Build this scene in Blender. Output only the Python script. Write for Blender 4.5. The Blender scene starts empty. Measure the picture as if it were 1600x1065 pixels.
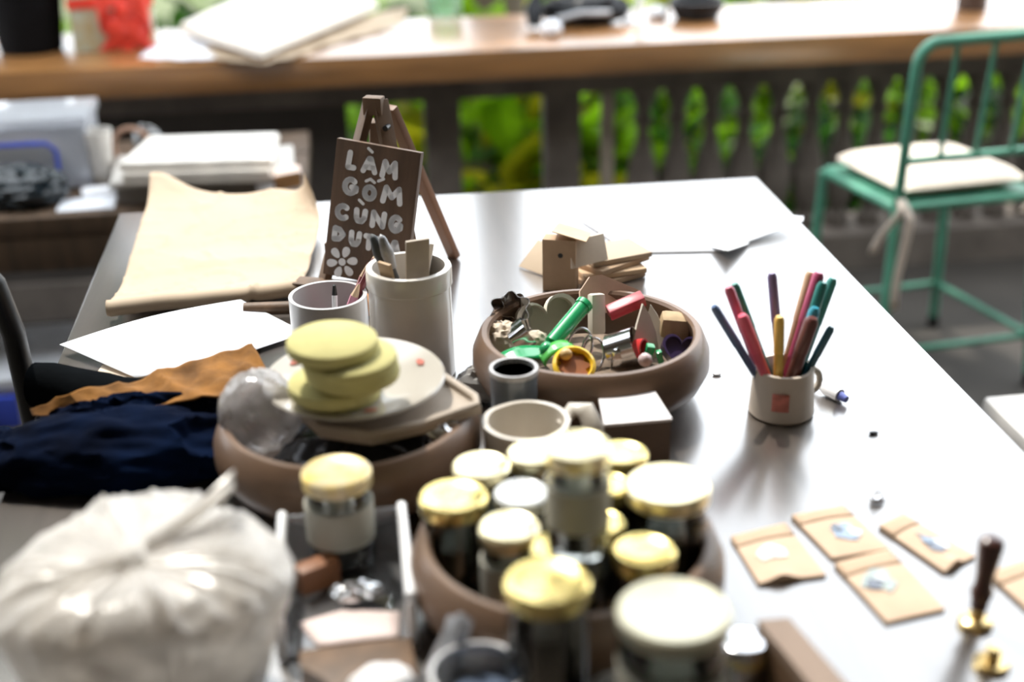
import bpy, bmesh, math, random
from mathutils import Vector, Matrix, Euler, noise
random.seed(7)
PI = math.pi
scn = bpy.context.scene
C = scn.collection

# ------------------------------------------------------------------ camera, sky, sun, exposure
F = 2150.0                                   # focal length in pixels of the 1600 x 1065 frame
CAM = Vector((0, 0, 1.40))
_p, _y, _r = (math.radians(a) for a in (24.113, 6.776, -1.159))
FW = Vector((math.sin(_y)*math.cos(_p), math.cos(_y)*math.cos(_p), -math.sin(_p)))
_rt = Vector((math.cos(_y), -math.sin(_y), 0)); _up = _rt.cross(FW)
RT = math.cos(_r)*_rt + math.sin(_r)*_up
UP = -math.sin(_r)*_rt + math.cos(_r)*_up
cd = bpy.data.cameras.new('camera'); cam = bpy.data.objects.new('camera', cd); C.objects.link(cam)
m = Matrix((RT, UP, -FW)).transposed().to_4x4(); m.translation = CAM
cam.matrix_world = m
cd.sensor_width = 36.0; cd.lens = 36.0*F/1600; cd.clip_start = 0.05
cd.dof.use_dof = True; cd.dof.focus_distance = 1.56; cd.dof.aperture_fstop = 2.1
scn.camera = cam

w = bpy.data.worlds.new('sky'); scn.world = w; w.use_nodes = True
bg = w.node_tree.nodes['Background']
bg.inputs[0].default_value = (0.90, 0.95, 1.0, 1); bg.inputs[1].default_value = 6.0

sd = bpy.data.lights.new('sun', 'SUN'); sd.energy = 7.0; sd.angle = math.radians(0.6); sd.color = (1.0, 0.94, 0.84)
sun = bpy.data.objects.new('sun', sd); C.objects.link(sun)
sun.rotation_euler = Vector((-0.27, 0.52, 1.02)).to_track_quat('Z', 'Y').to_euler()
sun.location = (1, 6, 6)

scn.view_settings.view_transform = 'Standard'; scn.view_settings.look = 'None'
scn.view_settings.gamma = 1.0; scn.view_settings.use_curve_mapping = False
scn.view_settings.exposure = -0.6

def at(px, py, z):
    """point of the real world at height z that the photograph shows at pixel px, py"""
    d = (px-800)*RT - (py-532.5)*UP + F*FW
    return CAM + d*((z-CAM.z)/d.z)
def mpp(p): return (p-CAM).dot(FW)/F

# ------------------------------------------------------------------ materials
MATS = {}
def mat(name, col, rough=0.6, metal=0.0, var=0.12, scale=18, bump=0.0, bscale=60, coat=0.0, trans=0.0,
        stretch=None, col2=None, spec=0.5, alpha=1.0, emit=0, detail=4, coatrough=0.1, sss=0.0):
    if name in MATS: return MATS[name]
    mt = bpy.data.materials.new(name); mt.use_nodes = True; MATS[name] = mt
    nt = mt.node_tree; b = nt.nodes['Principled BSDF']
    tc = nt.nodes.new('ShaderNodeTexCoord'); mp = nt.nodes.new('ShaderNodeMapping')
    nt.links.new(tc.outputs['Object'], mp.inputs[0])
    if stretch: mp.inputs['Scale'].default_value = stretch
    n = nt.nodes.new('ShaderNodeTexNoise'); n.inputs['Scale'].default_value = scale; n.inputs['Detail'].default_value = detail
    nt.links.new(mp.outputs[0], n.inputs['Vector'])
    r = nt.nodes.new('ShaderNodeValToRGB'); nt.links.new(n.outputs['Fac'], r.inputs[0])
    c1 = [max(0, c*(1-var)) for c in col]; c2 = col2 or [min(1, c*(1+var)) for c in col]
    r.color_ramp.elements[0].position = 0.32; r.color_ramp.elements[1].position = 0.68
    r.color_ramp.elements[0].color = (*c1, 1); r.color_ramp.elements[1].color = (*c2, 1)
    nt.links.new(r.outputs[0], b.inputs['Base Color'])
    b.inputs['Roughness'].default_value = rough; b.inputs['Metallic'].default_value = metal
    b.inputs['Coat Weight'].default_value = coat; b.inputs['Coat Roughness'].default_value = coatrough
    b.inputs['Specular IOR Level'].default_value = spec
    b.inputs['Transmission Weight'].default_value = trans
    if sss: b.inputs['Subsurface Weight'].default_value = sss; b.inputs['Subsurface Radius'].default_value = (.02, .012, .008)
    if bump:
        bn = nt.nodes.new('ShaderNodeTexNoise'); bn.inputs['Scale'].default_value = bscale; bn.inputs['Detail'].default_value = 5
        nt.links.new(mp.outputs[0], bn.inputs['Vector'])
        bp = nt.nodes.new('ShaderNodeBump'); bp.inputs['Strength'].default_value = bump; bp.inputs['Distance'].default_value = 0.004
        nt.links.new(bn.outputs['Fac'], bp.inputs['Height']); nt.links.new(bp.outputs[0], b.inputs['Normal'])
    return mt
def glassy(name, tint, refl=0.12, rough=0.05, milk=0.0, milkcol=(.9, .9, .9), tex=0.0):
    """clear thin plastic or glass: see-through, fresnel gloss, a share of milky diffuse"""
    if name in MATS: return MATS[name]
    mt = bpy.data.materials.new(name); mt.use_nodes = True; MATS[name] = mt
    nt = mt.node_tree; nt.nodes.clear(); N = nt.nodes.new; L = nt.links.new
    out = N('ShaderNodeOutputMaterial'); tr = N('ShaderNodeBsdfTransparent'); tr.inputs[0].default_value = (*tint, 1)
    gl = N('ShaderNodeBsdfGlossy'); gl.inputs['Roughness'].default_value = rough
    fr = N('ShaderNodeFresnel'); fr.inputs[0].default_value = 1.5
    ad = N('ShaderNodeMath'); ad.operation = 'ADD'; ad.inputs[1].default_value = refl; L(fr.outputs[0], ad.inputs[0])
    mx = N('ShaderNodeMixShader'); L(ad.outputs[0], mx.inputs[0]); L(tr.outputs[0], mx.inputs[1]); L(gl.outputs[0], mx.inputs[2])
    last = mx
    if milk:
        df = N('ShaderNodeBsdfDiffuse'); df.inputs[0].default_value = (*milkcol, 1)
        tl = N('ShaderNodeBsdfTranslucent'); tl.inputs[0].default_value = (*milkcol, 1)
        dm = N('ShaderNodeMixShader'); dm.inputs[0].default_value = 0.4; L(df.outputs[0], dm.inputs[1]); L(tl.outputs[0], dm.inputs[2])
        m2 = N('ShaderNodeMixShader'); m2.inputs[0].default_value = milk
        if tex:
            tc = N('ShaderNodeTexCoord'); n = N('ShaderNodeTexNoise'); n.inputs['Scale'].default_value = tex
            mr = N('ShaderNodeMapRange'); mr.inputs[1].default_value = .3; mr.inputs[2].default_value = .7
            mr.inputs[3].default_value = milk*0.6; mr.inputs[4].default_value = min(1, milk*1.35)
            L(tc.outputs['Object'], n.inputs['Vector']); L(n.outputs['Fac'], mr.inputs[0]); L(mr.outputs[0], m2.inputs[0])
        L(mx.outputs[0], m2.inputs[1]); L(dm.outputs[0], m2.inputs[2]); last = m2
    L(last.outputs[0], out.inputs[0]); return mt
def leafmat(name, col, gloss=0.012, tl=0.5):
    if name in MATS: return MATS[name]
    mt = bpy.data.materials.new(name); mt.use_nodes = True; MATS[name] = mt
    nt = mt.node_tree; nt.nodes.clear(); N = nt.nodes.new; L = nt.links.new
    out = N('ShaderNodeOutputMaterial'); df = N('ShaderNodeBsdfDiffuse'); t = N('ShaderNodeBsdfTranslucent'); g = N('ShaderNodeBsdfGlossy')
    tc = N('ShaderNodeTexCoord'); n = N('ShaderNodeTexNoise'); n.inputs['Scale'].default_value = 5; L(tc.outputs['Object'], n.inputs['Vector'])
    r = N('ShaderNodeValToRGB'); r.color_ramp.elements[0].position = .35; r.color_ramp.elements[1].position = .65
    r.color_ramp.elements[0].color = (*[c*.55 for c in col], 1); r.color_ramp.elements[1].color = (*[min(1, c*1.3) for c in col], 1)
    L(n.outputs['Fac'], r.inputs[0]); L(r.outputs[0], df.inputs[0]); L(r.outputs[0], t.inputs[0]); g.inputs['Roughness'].default_value = .3
    a = N('ShaderNodeMixShader'); a.inputs[0].default_value = tl; L(df.outputs[0], a.inputs[1]); L(t.outputs[0], a.inputs[2])
    b = N('ShaderNodeMixShader'); b.inputs[0].default_value = gloss; L(a.outputs[0], b.inputs[1]); L(g.outputs[0], b.inputs[2])
    L(b.outputs[0], out.inputs[0]); return mt

# ------------------------------------------------------------------ mesh helpers
def eul(r): return Euler(r).to_matrix().to_4x4()
def frame(loc, rot=(0, 0, 0)): return Matrix.Translation(Vector(loc)) @ eul(rot)
class MB:
    def __init__(s): s.v = []; s.f = []
    def add(s, vs, fs, M=None):
        o = len(s.v); s.v += [(M @ Vector(p)) if M else Vector(p) for p in vs]
        s.f += [tuple(i+o for i in q) for q in fs]; return s
    def box(s, c, d, rot=(0, 0, 0), bev=0.0, M=None):
        bm = bmesh.new(); bmesh.ops.create_cube(bm, size=1); bmesh.ops.scale(bm, vec=d, verts=bm.verts)
        if bev: bmesh.ops.bevel(bm, geom=bm.edges[:], offset=bev, segments=2, affect='EDGES', profile=.6)
        bm.verts.index_update(); T = frame(c, rot)
        if M: T = M @ T
        s.add([v.co.copy() for v in bm.verts], [tuple(v.index for v in f.verts) for f in bm.faces], T); bm.free(); return s
    def lathe(s, prof, n=36, M=None, wob=0, seed=0):
        vs = []; fs = []; k = len(prof)
        for j in range(n):
            a = 2*PI*j/n; q = 1 + (wob*noise.noise((math.cos(a)*1.3+seed, math.sin(a)*1.3, 3.1)) if wob else 0)
            vs += [(r*q*math.cos(a), r*q*math.sin(a), z) for r, z in prof]
        for j in range(n):
            for i in range(k-1):
                a, b = j*k+i, ((j+1) % n)*k+i; fs.append((a, b, b+1, a+1))
        if prof[0][0] > 1e-6: fs.append(tuple(j*k for j in range(n)))
        if prof[-1][0] > 1e-6: fs.append(tuple(j*k+k-1 for j in range(n)))
        return s.add(vs, fs, M)
    def tube(s, pts, r, n=10, closed=False, flat=1.0, M=None):
        pts = [Vector(p) for p in pts]; k = len(pts); vs = []; fs = []; pu = None
        for i, p in enumerate(pts):
            if closed: t = pts[(i+1) % k]-pts[i-1]
            else: t = pts[min(i+1, k-1)]-pts[max(i-1, 0)]
            t.normalize()
            if pu is None: pu = Vector((0, 0, 1)) if abs(t.z) < .9 else Vector((1, 0, 0))
            u = pu-t*pu.dot(t); u.normalize(); pu = u; b = t.cross(u)
            rr = r[i] if isinstance(r, (list, tuple)) else r
            vs += [p+u*(rr*flat*math.cos(2*PI*j/n))+b*(rr*math.sin(2*PI*j/n)) for j in range(n)]
        for i in range(k if closed else k-1):
            for j in range(n):
                a, b2 = i*n+j, i*n+(j+1) % n; c2, d2 = ((i+1) % k)*n+(j+1) % n, ((i+1) % k)*n+j
                fs.append((a, b2, c2, d2))
        if not closed: fs += [tuple(range(n)), tuple((k-1)*n+j for j in range(n))]
        return s.add(vs, fs, M)
    def prism(s, poly, z0, z1, M=None):
        n = len(poly); vs = [(x, y, z0) for x, y in poly]+[(x, y, z1) for x, y in poly]
        fs = [tuple(range(n)), tuple(range(n, 2*n))]+[(i, (i+1) % n, n+(i+1) % n, n+i) for i in range(n)]
        return s.add(vs, fs, M)
    def ring(s, outer, inner, z0, z1, M=None):
        n = len(outer); vs = []
        for z in (z0, z1): vs += [(x, y, z) for x, y in outer]+[(x, y, z) for x, y in inner]
        fs = []
        for i in range(n):
            j = (i+1) % n
            fs += [(i, j, n+j, n+i), (2*n+i, 2*n+j, 3*n+j, 3*n+i), (i, j, 2*n+j, 2*n+i), (n+i, n+j, 3*n+j, 3*n+i)]
        return s.add(vs, fs, M)
    def sheet(s, fn, nu, nv, M=None):
        vs = [fn(i/nu, j/nv) for j in range(nv+1) for i in range(nu+1)]
        fs = [(j*(nu+1)+i, j*(nu+1)+i+1, (j+1)*(nu+1)+i+1, (j+1)*(nu+1)+i) for j in range(nv) for i in range(nu)]
        return s.add(vs, fs, M)
    def blob(s, c, rad, nu=36, nv=20, amp=.1, fr=3.0, seed=0, flat=None, M=None, ridge=False):
        vs = []; fs = []; c = Vector(c)
        for j in range(nv+1):
            th = PI*j/nv
            for i in range(nu):
                ph = 2*PI*i/nu; d = Vector((math.sin(th)*math.cos(ph), math.sin(th)*math.sin(ph), math.cos(th)))
                q = noise.noise(d*fr+Vector((seed, seed*1.7, 0)))+.5*noise.noise(d*fr*2.1+Vector((seed, 0, 5)))
                if ridge: q = .45-1.5*abs(q)
                k = 1+amp*q; p = Vector((d.x*rad[0]*k, d.y*rad[1]*k, d.z*rad[2]*k))
                if flat is not None: p.z = max(p.z, flat)
                vs.append(c+p)
        for j in range(nv):
            for i in range(nu):
                a = j*nu+i; b = j*nu+(i+1) % nu; fs.append((a, b, b+nu, a+nu))
        return s.add(vs, fs, M)
    def build(s, name, mt, parent=None, loc=None, rot=None, smooth=True, solid=0, recenter=False, sharp=.7, sub=0):
        vs = s.v
        if recenter:
            xs = [v.x for v in vs]; ys = [v.y for v in vs]; zs = [v.z for v in vs]
            o = Vector(((min(xs)+max(xs))/2, (min(ys)+max(ys))/2, min(zs)))
            vs = [v-o for v in vs]; loc = o
        bm = bmesh.new(); bv = [bm.verts.new(v) for v in vs]
        for q in s.f:
            q2 = list(dict.fromkeys(q))
            if len(q2) > 2:
                try: bm.faces.new([bv[i] for i in q2])
                except ValueError: pass
        bmesh.ops.remove_doubles(bm, verts=bm.verts, dist=1e-6)
        bmesh.ops.recalc_face_normals(bm, faces=bm.faces)
        me = bpy.data.meshes.new(name); bm.to_mesh(me); bm.free()
        if smooth:
            me.shade_smooth(); me.set_sharp_from_angle(angle=sharp)
        me.materials.append(mt)
        o = bpy.data.objects.new(name, me); C.objects.link(o)
        if parent: o.parent = parent
        if loc is not None: o.location = loc
        if rot is not None: o.rotation_euler = rot
        if solid:
            sm = o.modifiers.new('thickness', 'SOLIDIFY'); sm.thickness = solid; sm.offset = 0
        if sub:
            ss = o.modifiers.new('smooth', 'SUBSURF'); ss.levels = sub; ss.render_levels = sub
        return o
def tag(o, label, cat, group=None):
    o['label'] = label; o['category'] = cat
    if group: o['group'] = group
    return o
def thing(name, label, cat, loc, rotz=0, group=None, rot=None):
    o = bpy.data.objects.new(name, None); C.objects.link(o); o.empty_display_size = .02
    o.location = loc; o.rotation_euler = rot or (0, 0, rotz); return tag(o, label, cat, group)
def struct(o): o['kind'] = 'structure'; return o
def copy_thing(o, parent=None):
    c = o.copy(); C.objects.link(c)
    if parent: c.parent = parent
    for ch in list(o.children): copy_thing(ch, c)
    return c
def circ(r, n=24, ry=None, ph=0): return [(r*math.cos(2*PI*i/n+ph), (ry or r)*math.sin(2*PI*i/n+ph)) for i in range(n)]
def along(a, b):
    """matrix whose z axis runs from a to b"""
    a, b = Vector(a), Vector(b); return Matrix.Translation(a) @ (b-a).to_track_quat('Z', 'Y').to_matrix().to_4x4()
def lerp_poly(pts, t):
    x = t*(len(pts)-1); i = min(int(x), len(pts)-2); return pts[i].lerp(pts[i+1], x-i)
def patch(up, lo, nu, nv, amp=0, fr=20, seed=0, zf=None, ridge=False):
    """sheet between two edge polylines, crumpled by noise"""
    mb = MB()
    def fn(u, v):
        p = lerp_poly(up, u).lerp(lerp_poly(lo, u), v)
        if amp:
            q = noise.noise(Vector((p.x*fr, p.y*fr, seed)))
            if ridge: q = .5-abs(q)*1.6
            p = p+Vector((0, 0, amp*(q+.5*noise.noise(Vector((p.x*fr*2.3, p.y*fr*2.3, seed+4))))))
        if zf: p = p+Vector((0, 0, zf(u, v)))
        return p
    return mb.sheet(fn, nu, nv)

# shared materials
wood_dark = mat('dark_table_wood', (.060, .048, .040), .30, var=.35, scale=7, stretch=(6, .6, 6), bump=.05, bscale=30, coat=1.0, spec=.8, coatrough=.2)
wood_dark.node_tree.nodes['Principled BSDF'].inputs['Coat IOR'].default_value = 2.4
rail_wood = mat('rail_wood', (.30, .135, .038), .45, var=.35, scale=5, stretch=(.6, 6, 6), bump=.08, coat=1.0, coatrough=.25)
rail_wood.node_tree.nodes['Principled BSDF'].inputs['Coat IOR'].default_value = 1.9
bowl_wood = mat('bowl_wood', (.155, .092, .056), .45, var=.25, scale=9, stretch=(1, 1, 4), coat=.15)
old_wood = mat('old_wood', (.085, .052, .030), .6, var=.35, scale=8, stretch=(5, 5, .8), bump=.15)
easel_wood = mat('easel_wood', (.12, .070, .038), .55, var=.35, scale=10, stretch=(4, 4, .8), bump=.1)
sign_wood = mat('sign_wood', (.115, .066, .040), .6, var=.35, scale=8, stretch=(6, 1, 1), bump=.12)
white_paint = mat('white_paint', (.83, .83, .85), .55, var=.08, scale=60)
ceramic = mat('white_ceramic', (.66, .62, .57), .22, var=.06, scale=12, coat=.4)
cream_cer = mat('cream_ceramic', (.60, .55, .48), .35, var=.08, scale=16, coat=.2)
grey_cer = mat('grey_ceramic', (.46, .45, .45), .3, var=.1, scale=14, coat=.3)
kraft = mat('kraft_paper', (.60, .42, .26), .75, var=.14, scale=25, bump=.08, bscale=90)
kraft_pale = mat('pale_kraft_paper', (.45, .345, .24), .7, var=.07, scale=5, bump=.22, bscale=14)
white_paper = mat('white_paper', (.86, .88, .93), .6, var=.02, scale=20)
gold_lid = mat('gold_lid', (.88, .72, .28), .26, metal=.88, var=.12, scale=20)
gold_pale = mat('pale_gold_lid', (.92, .82, .52), .28, metal=.8, var=.08, scale=20)
cream_lid = mat('cream_lid', (.56, .54, .40), .38, metal=.2, var=.06, scale=20, coat=.3)
white_lid = mat('white_blue_lid', (.80, .85, .92), .35, var=.2, scale=60, coat=.3)
glass = glassy('jar_glass', (.93, .95, .93), .04, .04)
black_metal = mat('black_metal', (.012, .013, .014), .35, var=.2)
green_metal = mat('green_metal', (.085, .30, .20), .42, var=.15, scale=12, coat=.2)
chrome = mat('steel', (.72, .72, .74), .16, metal=1, var=.05)
brass = mat('brass', (.80, .60, .28), .28, metal=1, var=.12)
clay = mat('pale_clay', (.66, .55, .43), .7, var=.12, scale=20, bump=.1)
cushion_m = mat('cushion_cloth', (.74, .64, .54), .85, var=.06, scale=40, bump=.12, bscale=200)
T = 0.75

# ------------------------------------------------------------------ the setting
struct(MB().box((0, .9, -.05), (9, 5.4, .1)).build('floor', mat('concrete_floor', (.042, .036, .030), .75, var=.25, scale=3, bump=.1)))
struct(MB().box((.8, -.28, 2.72), (6.4, 3.74, .14)).build('ceiling', mat('ceiling_boards', (.24, .18, .13), .7, var=.2, scale=4, stretch=(.5, 6, 1))))
struct(MB().box((0, -2.05, 1.3), (8, .1, 2.8)).build('wall_back', mat('limewash_wall', (.26, .22, .17), .9, var=.08, scale=2)))
struct(MB().box((3.9, .2, 1.3), (.1, 4.4, 2.8)).build('wall_right_added', mat('left_wall', (.30, .27, .23), .9, var=.1, scale=2)))  # out-of-view wall added to cut light from the open right side
struct(MB().box((-2.35, .2, 1.3), (.1, 4.4, 2.8)).build('wall_left', mat('left_wall', (.30, .27, .23), .9, var=.1, scale=2)))
struct(MB().box((0, 18, -.95), (60, 29, .1)).build('ground_garden', mat('garden_soil', (.10, .12, .05), .95, var=.5, scale=2)))

# ------------------------------------------------------------------ garden
def leaf(mb, p, d, L, W, droop=.2, up=None):
    d = d.normalized(); s = d.cross(up or Vector((0, 0, 1)))
    if s.length < .05: s = Vector((1, 0, 0))
    s.normalize(); n = s.cross(d)
    pts = [p, p+d*L*.35+s*W*.5-n*W*.12, p+d*L*.35, p+d*L*.35-s*W*.5-n*W*.12,
           p+d*L*.7+s*W*.42-n*L*droop*.5-n*W*.1, p+d*L*.7-n*L*droop*.5, p+d*L*.7-s*W*.42-n*L*droop*.5-n*W*.1, p+d*L-n*L*droop]
    mb.add(pts, [(0, 2, 1), (0, 3, 2), (1, 2, 5, 4), (2, 3, 6, 5), (4, 5, 7), (5, 6, 7)])
greens = [leafmat('leaf_sunlit', (.15, .30, .006)), leafmat('leaf_mid', (.030, .10, .006)), leafmat('leaf_shaded', (.008, .034, .005)), leafmat('leaf_yellow', (.38, .36, .012))]  # brightest and deepest greens carry sunlight and shade in their colour
def shrub(kind, seed, n, R, Hh, L, W, mi):
    rnd = random.Random(seed)
    t = thing('garden_shrub', 'leafy green garden shrub beyond the balustrade', 'shrub', (0, 0, 0), 0, 'garden shrubs beyond the balustrade')
    f = [MB(), MB()]
    for i in range(n):
        a = rnd.uniform(0, 2*PI); e = math.acos(rnd.uniform(-.2, 1)); q = rnd.uniform(.35, 1)**.6
        d = Vector((math.sin(e)*math.cos(a), math.sin(e)*math.sin(a), math.cos(e)))
        p = Vector((d.x*R*q, d.y*R*q, Hh*.45+d.z*Hh*.5*q))
        leaf(f[0 if rnd.random() < .62 else 1], p, d+Vector((rnd.uniform(-.6, .6), rnd.uniform(-.6, .6), rnd.uniform(-.5, .4))), L*rnd.uniform(.6, 1.2), W*rnd.uniform(.7, 1.2), rnd.uniform(.1, .5))
    for k, b in enumerate(f):
        o = b.build('foliage', greens[mi[k]], t, smooth=False); o['kind'] = 'stuff'
    st = MB()
    for k in range(5):
        a = k*1.3; st.tube([(0, 0, 0), (.3*R*math.cos(a), .3*R*math.sin(a), Hh*.4), (.6*R*math.cos(a), .6*R*math.sin(a), Hh*.7)], [.018, .012, .006], 6)
    st.build('stem', mat('bark', (.10, .075, .05), .9), t)
    return t
protos = [shrub(0, 11, 420, .50, 1.35, .20, .09, (0, 2)), shrub(1, 12, 520, .48, 1.25, .15, .07, (1, 0)), shrub(2, 13, 300, .50, 1.4, .30, .13, (0, 3)), shrub(3, 14, 520, .50, 1.2, .16, .08, (2, 1))]
spots = [(-1.9, 4.6, 3), (-1.1, 4.5, 1), (-.35, 4.45, 0), (.35, 4.4, 2), (.95, 4.5, 1), (1.6, 4.45, 3), (2.3, 4.5, 0), (3.0, 4.6, 1), (3.8, 4.8, 2),
         (-1.5, 5.4, 2), (-.7, 5.3, 3), (.1, 5.4, 1), (.9, 5.35, 0), (1.7, 5.4, 2), (2.6, 5.4, 1), (3.5, 5.6, 0), (-.2, 6.4, 0), (1.0, 6.5, 2), (2.2, 6.4, 1), (3.4, 6.6, 3), (-1.4, 6.5, 1)]
used = set()
for i, (x, y, k) in enumerate(spots):
    o = protos[k] if k not in used else copy_thing(protos[k]); used.add(k)
    o.location = (x, y, -.9); o.rotation_euler = (0, 0, i*1.7); o.scale = [(1.0+.12*math.sin(i*2.1))]*3
def tree(x, y, h, R, seed, label, n=2600, L=.3):
    rnd = random.Random(seed); t = thing('garden_tree', label, 'tree', (x, y, -.9), 0, 'garden trees')
    MB().tube([(0, 0, 0), (.05, .03, h*.4), (0, .1, h*.8)], [.13, .10, .05], 10).build('trunk', mat('bark', (.10, .075, .05), .9), t)
    f = MB()
    for i in range(n):
        d = Vector((rnd.gauss(0, 1), rnd.gauss(0, 1), rnd.gauss(0, .8))).normalized(); q = rnd.uniform(.25, 1)**.5
        leaf(f, Vector((0, 0, h))+d*R*q, d+Vector((rnd.uniform(-1, 1), rnd.uniform(-1, 1), rnd.uniform(-.8, .2))), L, L*.43, .3)
    o = f.build('crown', greens[1], t, smooth=False); o['kind'] = 'stuff'
tree(-1.85, 5.4, 3.7, 1.6, 3, 'unseen dense leafy tree added at the left to darken the table reflection', 5500)  # out-of-view tree added to darken the reflection on the table's left side
tree(.5, 4.8, 5.4, 1.0, 5, 'sparse tall garden tree in front of the veranda', 230, .26)

# ------------------------------------------------------------------ balustrade
bal = thing('balustrade', 'low wooden balustrade with a thick honey-coloured plank on top', 'balustrade', (0.6, 3.5, 0))
RY0, RZ = 3.33, .675
MB().box((0, .06, RZ-.037), (5.6, .44, .075), bev=.006).build('rail_plank', rail_wood, bal)
grey_conc = mat('weathered_concrete', (.15, .125, .105), .9, var=.3, scale=9, bump=.2)
MB().box((0, .03, .565), (5.6, .16, .07)).build('beam', grey_conc, bal)
MB().box((0, .03, .05), (5.6, .18, .10)).build('kerb', grey_conc, bal)
for x0, x1 in ((.20, .292), (.515, .61)):
    MB().box(((x0+x1)/2-.6, .03, .315), (x1-x0, .07, .43), bev=.004).build('post', grey_conc, bal)
MB().box((.685-.6, .02, .315), (.032, .032, .43), bev=.003).build('post', mat('pale_post', (.42, .35, .28), .8), bal)
prof = [(.026, .10), (.028, .13), (.018, .145), (.02, .16), (.034, .22), (.036, .26), (.026, .32), (.014, .38), (.013, .41), (.022, .43), (.014, .45), (.019, .48), (.03, .51), (.03, .53)]
b0 = None
for i in range(17):
    if b0 is None: b0 = MB().lathe([(a*1.3, b) for a, b in prof], 14).build('baluster', grey_conc, bal, loc=(.185, .03, 0)); continue
    c = b0.copy(); C.objects.link(c); c.location = (.185+i*.093, .03, 0)
MB().box((-1.28+.0, .03, .315), (1.36, .14, .43)).build('panel', mat('dark_panel', (.055, .045, .038), .85, var=.3, scale=4), bal)

# things on the rail
def rz(px, py, dz=0): return at(px, py, RZ+dz)
p = rz(50, 78)
t = thing('flower_pot', 'black tapered flower pot on the rail beside the gift box', 'flower pot', p)
MB().lathe([(0, 0), (.074, 0), (.078, .01), (.098, .20), (.105, .205), (.105, .23), (.097, .23), (.09, .19), (0, .19)], 32).build('pot', mat('black_plastic', (.006, .006, .007), .8, spec=.1), t)
MB().lathe([(0, .19), (.088, .192), (0, .2)], 20).build('soil', mat('soil', (.04, .03, .02), 1), t)
p = rz(182, 70)
t = thing('gift_box', 'floral patterned gift box tied with a red ribbon bow', 'gift box', p, .12)
gm = mat('floral_wrap', (.62, .50, .26), .6, var=.3, scale=34, col2=(.46, .50, .40), detail=1)
MB().box((0, 0, .1015), (.20, .16, .20), bev=.005).build('body', gm, t)
red = mat('red_ribbon', (.78, .055, .03), .45, var=.15, scale=15, sss=0)
MB().box((.03, 0, .1035), (.032, .166, .204)).box((0, 0, .122), (.206, .166, .026)).build('ribbon_band', red, t)
for sx, zz in ((-1, .135), (1, .135)):
    mb = MB()
    def loopf(u, v, sx=sx):
        a = u*2*PI; return Vector((.03+sx*(.030-.030*math.cos(a)), -.088-.018*(1+math.sin(a))*math.sin(u*PI), (.105 if sx < 0 else .085)+.034*math.sin(a))) + Vector((0, 0, (v-.5)*.075*math.sin(u*PI)))
    mb.sheet(loopf, 24, 4).build('bow_loop', red, t, solid=.002)
MB().blob((.03, -.095, .10), (.022, .014, .024), 14, 8).build('knot', red, t)
for sx in (-1, 1):
    MB().sheet(lambda u, v, sx=sx: Vector((.03+sx*(.008+.034*u+.008*math.sin(u*7)), -.093-.01*math.sin(u*5), .09-.085*u))+Vector(((v-.5)*.05, 0, 0)), 14, 3).build('ribbon_tail', red, t, solid=.0015)
# drawing boards and paper on the rail
wp = mat('pale_board', (.86, .80, .72), .55, var=.05, scale=6)
def slab(name, label, cat, corners, z, th, mt, group=None, bev=.003, tilt=0):
    """flat slab from four photographed corners of its top face"""
    ps = [at(x, y, z) for x, y in corners]; c = sum(ps, Vector())/4; c.z = z-th
    mb = MB(); poly = [((q-c).x, (q-c).y) for q in ps]; mb.prism(poly, 0, th)
    bm = bmesh.new(); bv = [bm.verts.new(v) for v in mb.v]
    for q in mb.f: bm.faces.new([bv[i] for i in q])
    bmesh.ops.recalc_face_normals(bm, faces=bm.faces)
    if bev: bmesh.ops.bevel(bm, geom=bm.edges[:], offset=bev, segments=2, affect='EDGES')
    bm.verts.index_update(); m2 = MB().add([v.co.copy() for v in bm.verts], [tuple(v.index for v in f.verts) for f in bm.faces]); bm.free()
    return tag(m2.build(name, mt, loc=c), label, cat, group)
u = [at(262, 84, RZ+.001), at(330, 68, RZ+.001), at(345, 60, RZ+.001)]; l = [at(215, 90, RZ+.001), at(290, 92, RZ+.001), at(345, 92, RZ+.001)]
tag(patch([at(250, 62, RZ+.003), at(300, 56, RZ+.012), at(350, 55, RZ+.003)], [at(215, 90, RZ+.003), at(290, 93, RZ+.008), at(350, 92, RZ+.003)], 14, 8, .004, 30).build('paper_sheet', white_paper, solid=.0006, recenter=True), 'loose white paper on the rail beside the gift box', 'paper')
tag(patch([at(300, 62, RZ+.004), at(420, 40, RZ+.006), at(560, 25, RZ+.01), at(640, 12, RZ+.03)], [at(330, 92, RZ+.006), at(415, 101, RZ+.012), at(520, 70, RZ+.004), at(628, 38, RZ+.01)], 26, 12, .008, 22, 3).build('kraft_wrapper', kraft_pale, solid=.0008, recenter=True), 'crumpled kraft paper lying under the bright board on the rail', 'paper')
slab('drawing_board', 'bright pale board on the rail lying on crumpled kraft paper', 'board', [(281, 36), (455, -40), (590, 2), (405, 78)], RZ+.045, .022, wp)
p = rz(695, 24)
t = thing('glass_jar', 'pale green glass jar on the rail behind the sign', 'jar', p)
MB().lathe([(0, .004), (.044, .004), (.048, .012), (.048, .12), (.044, .125), (.045, .12), (.045, .012), (0, .008)], 28).build('glass', glassy('green_glass', (.72, .92, .78), .08, .08, .25, (.7, .9, .75)), t)
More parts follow.
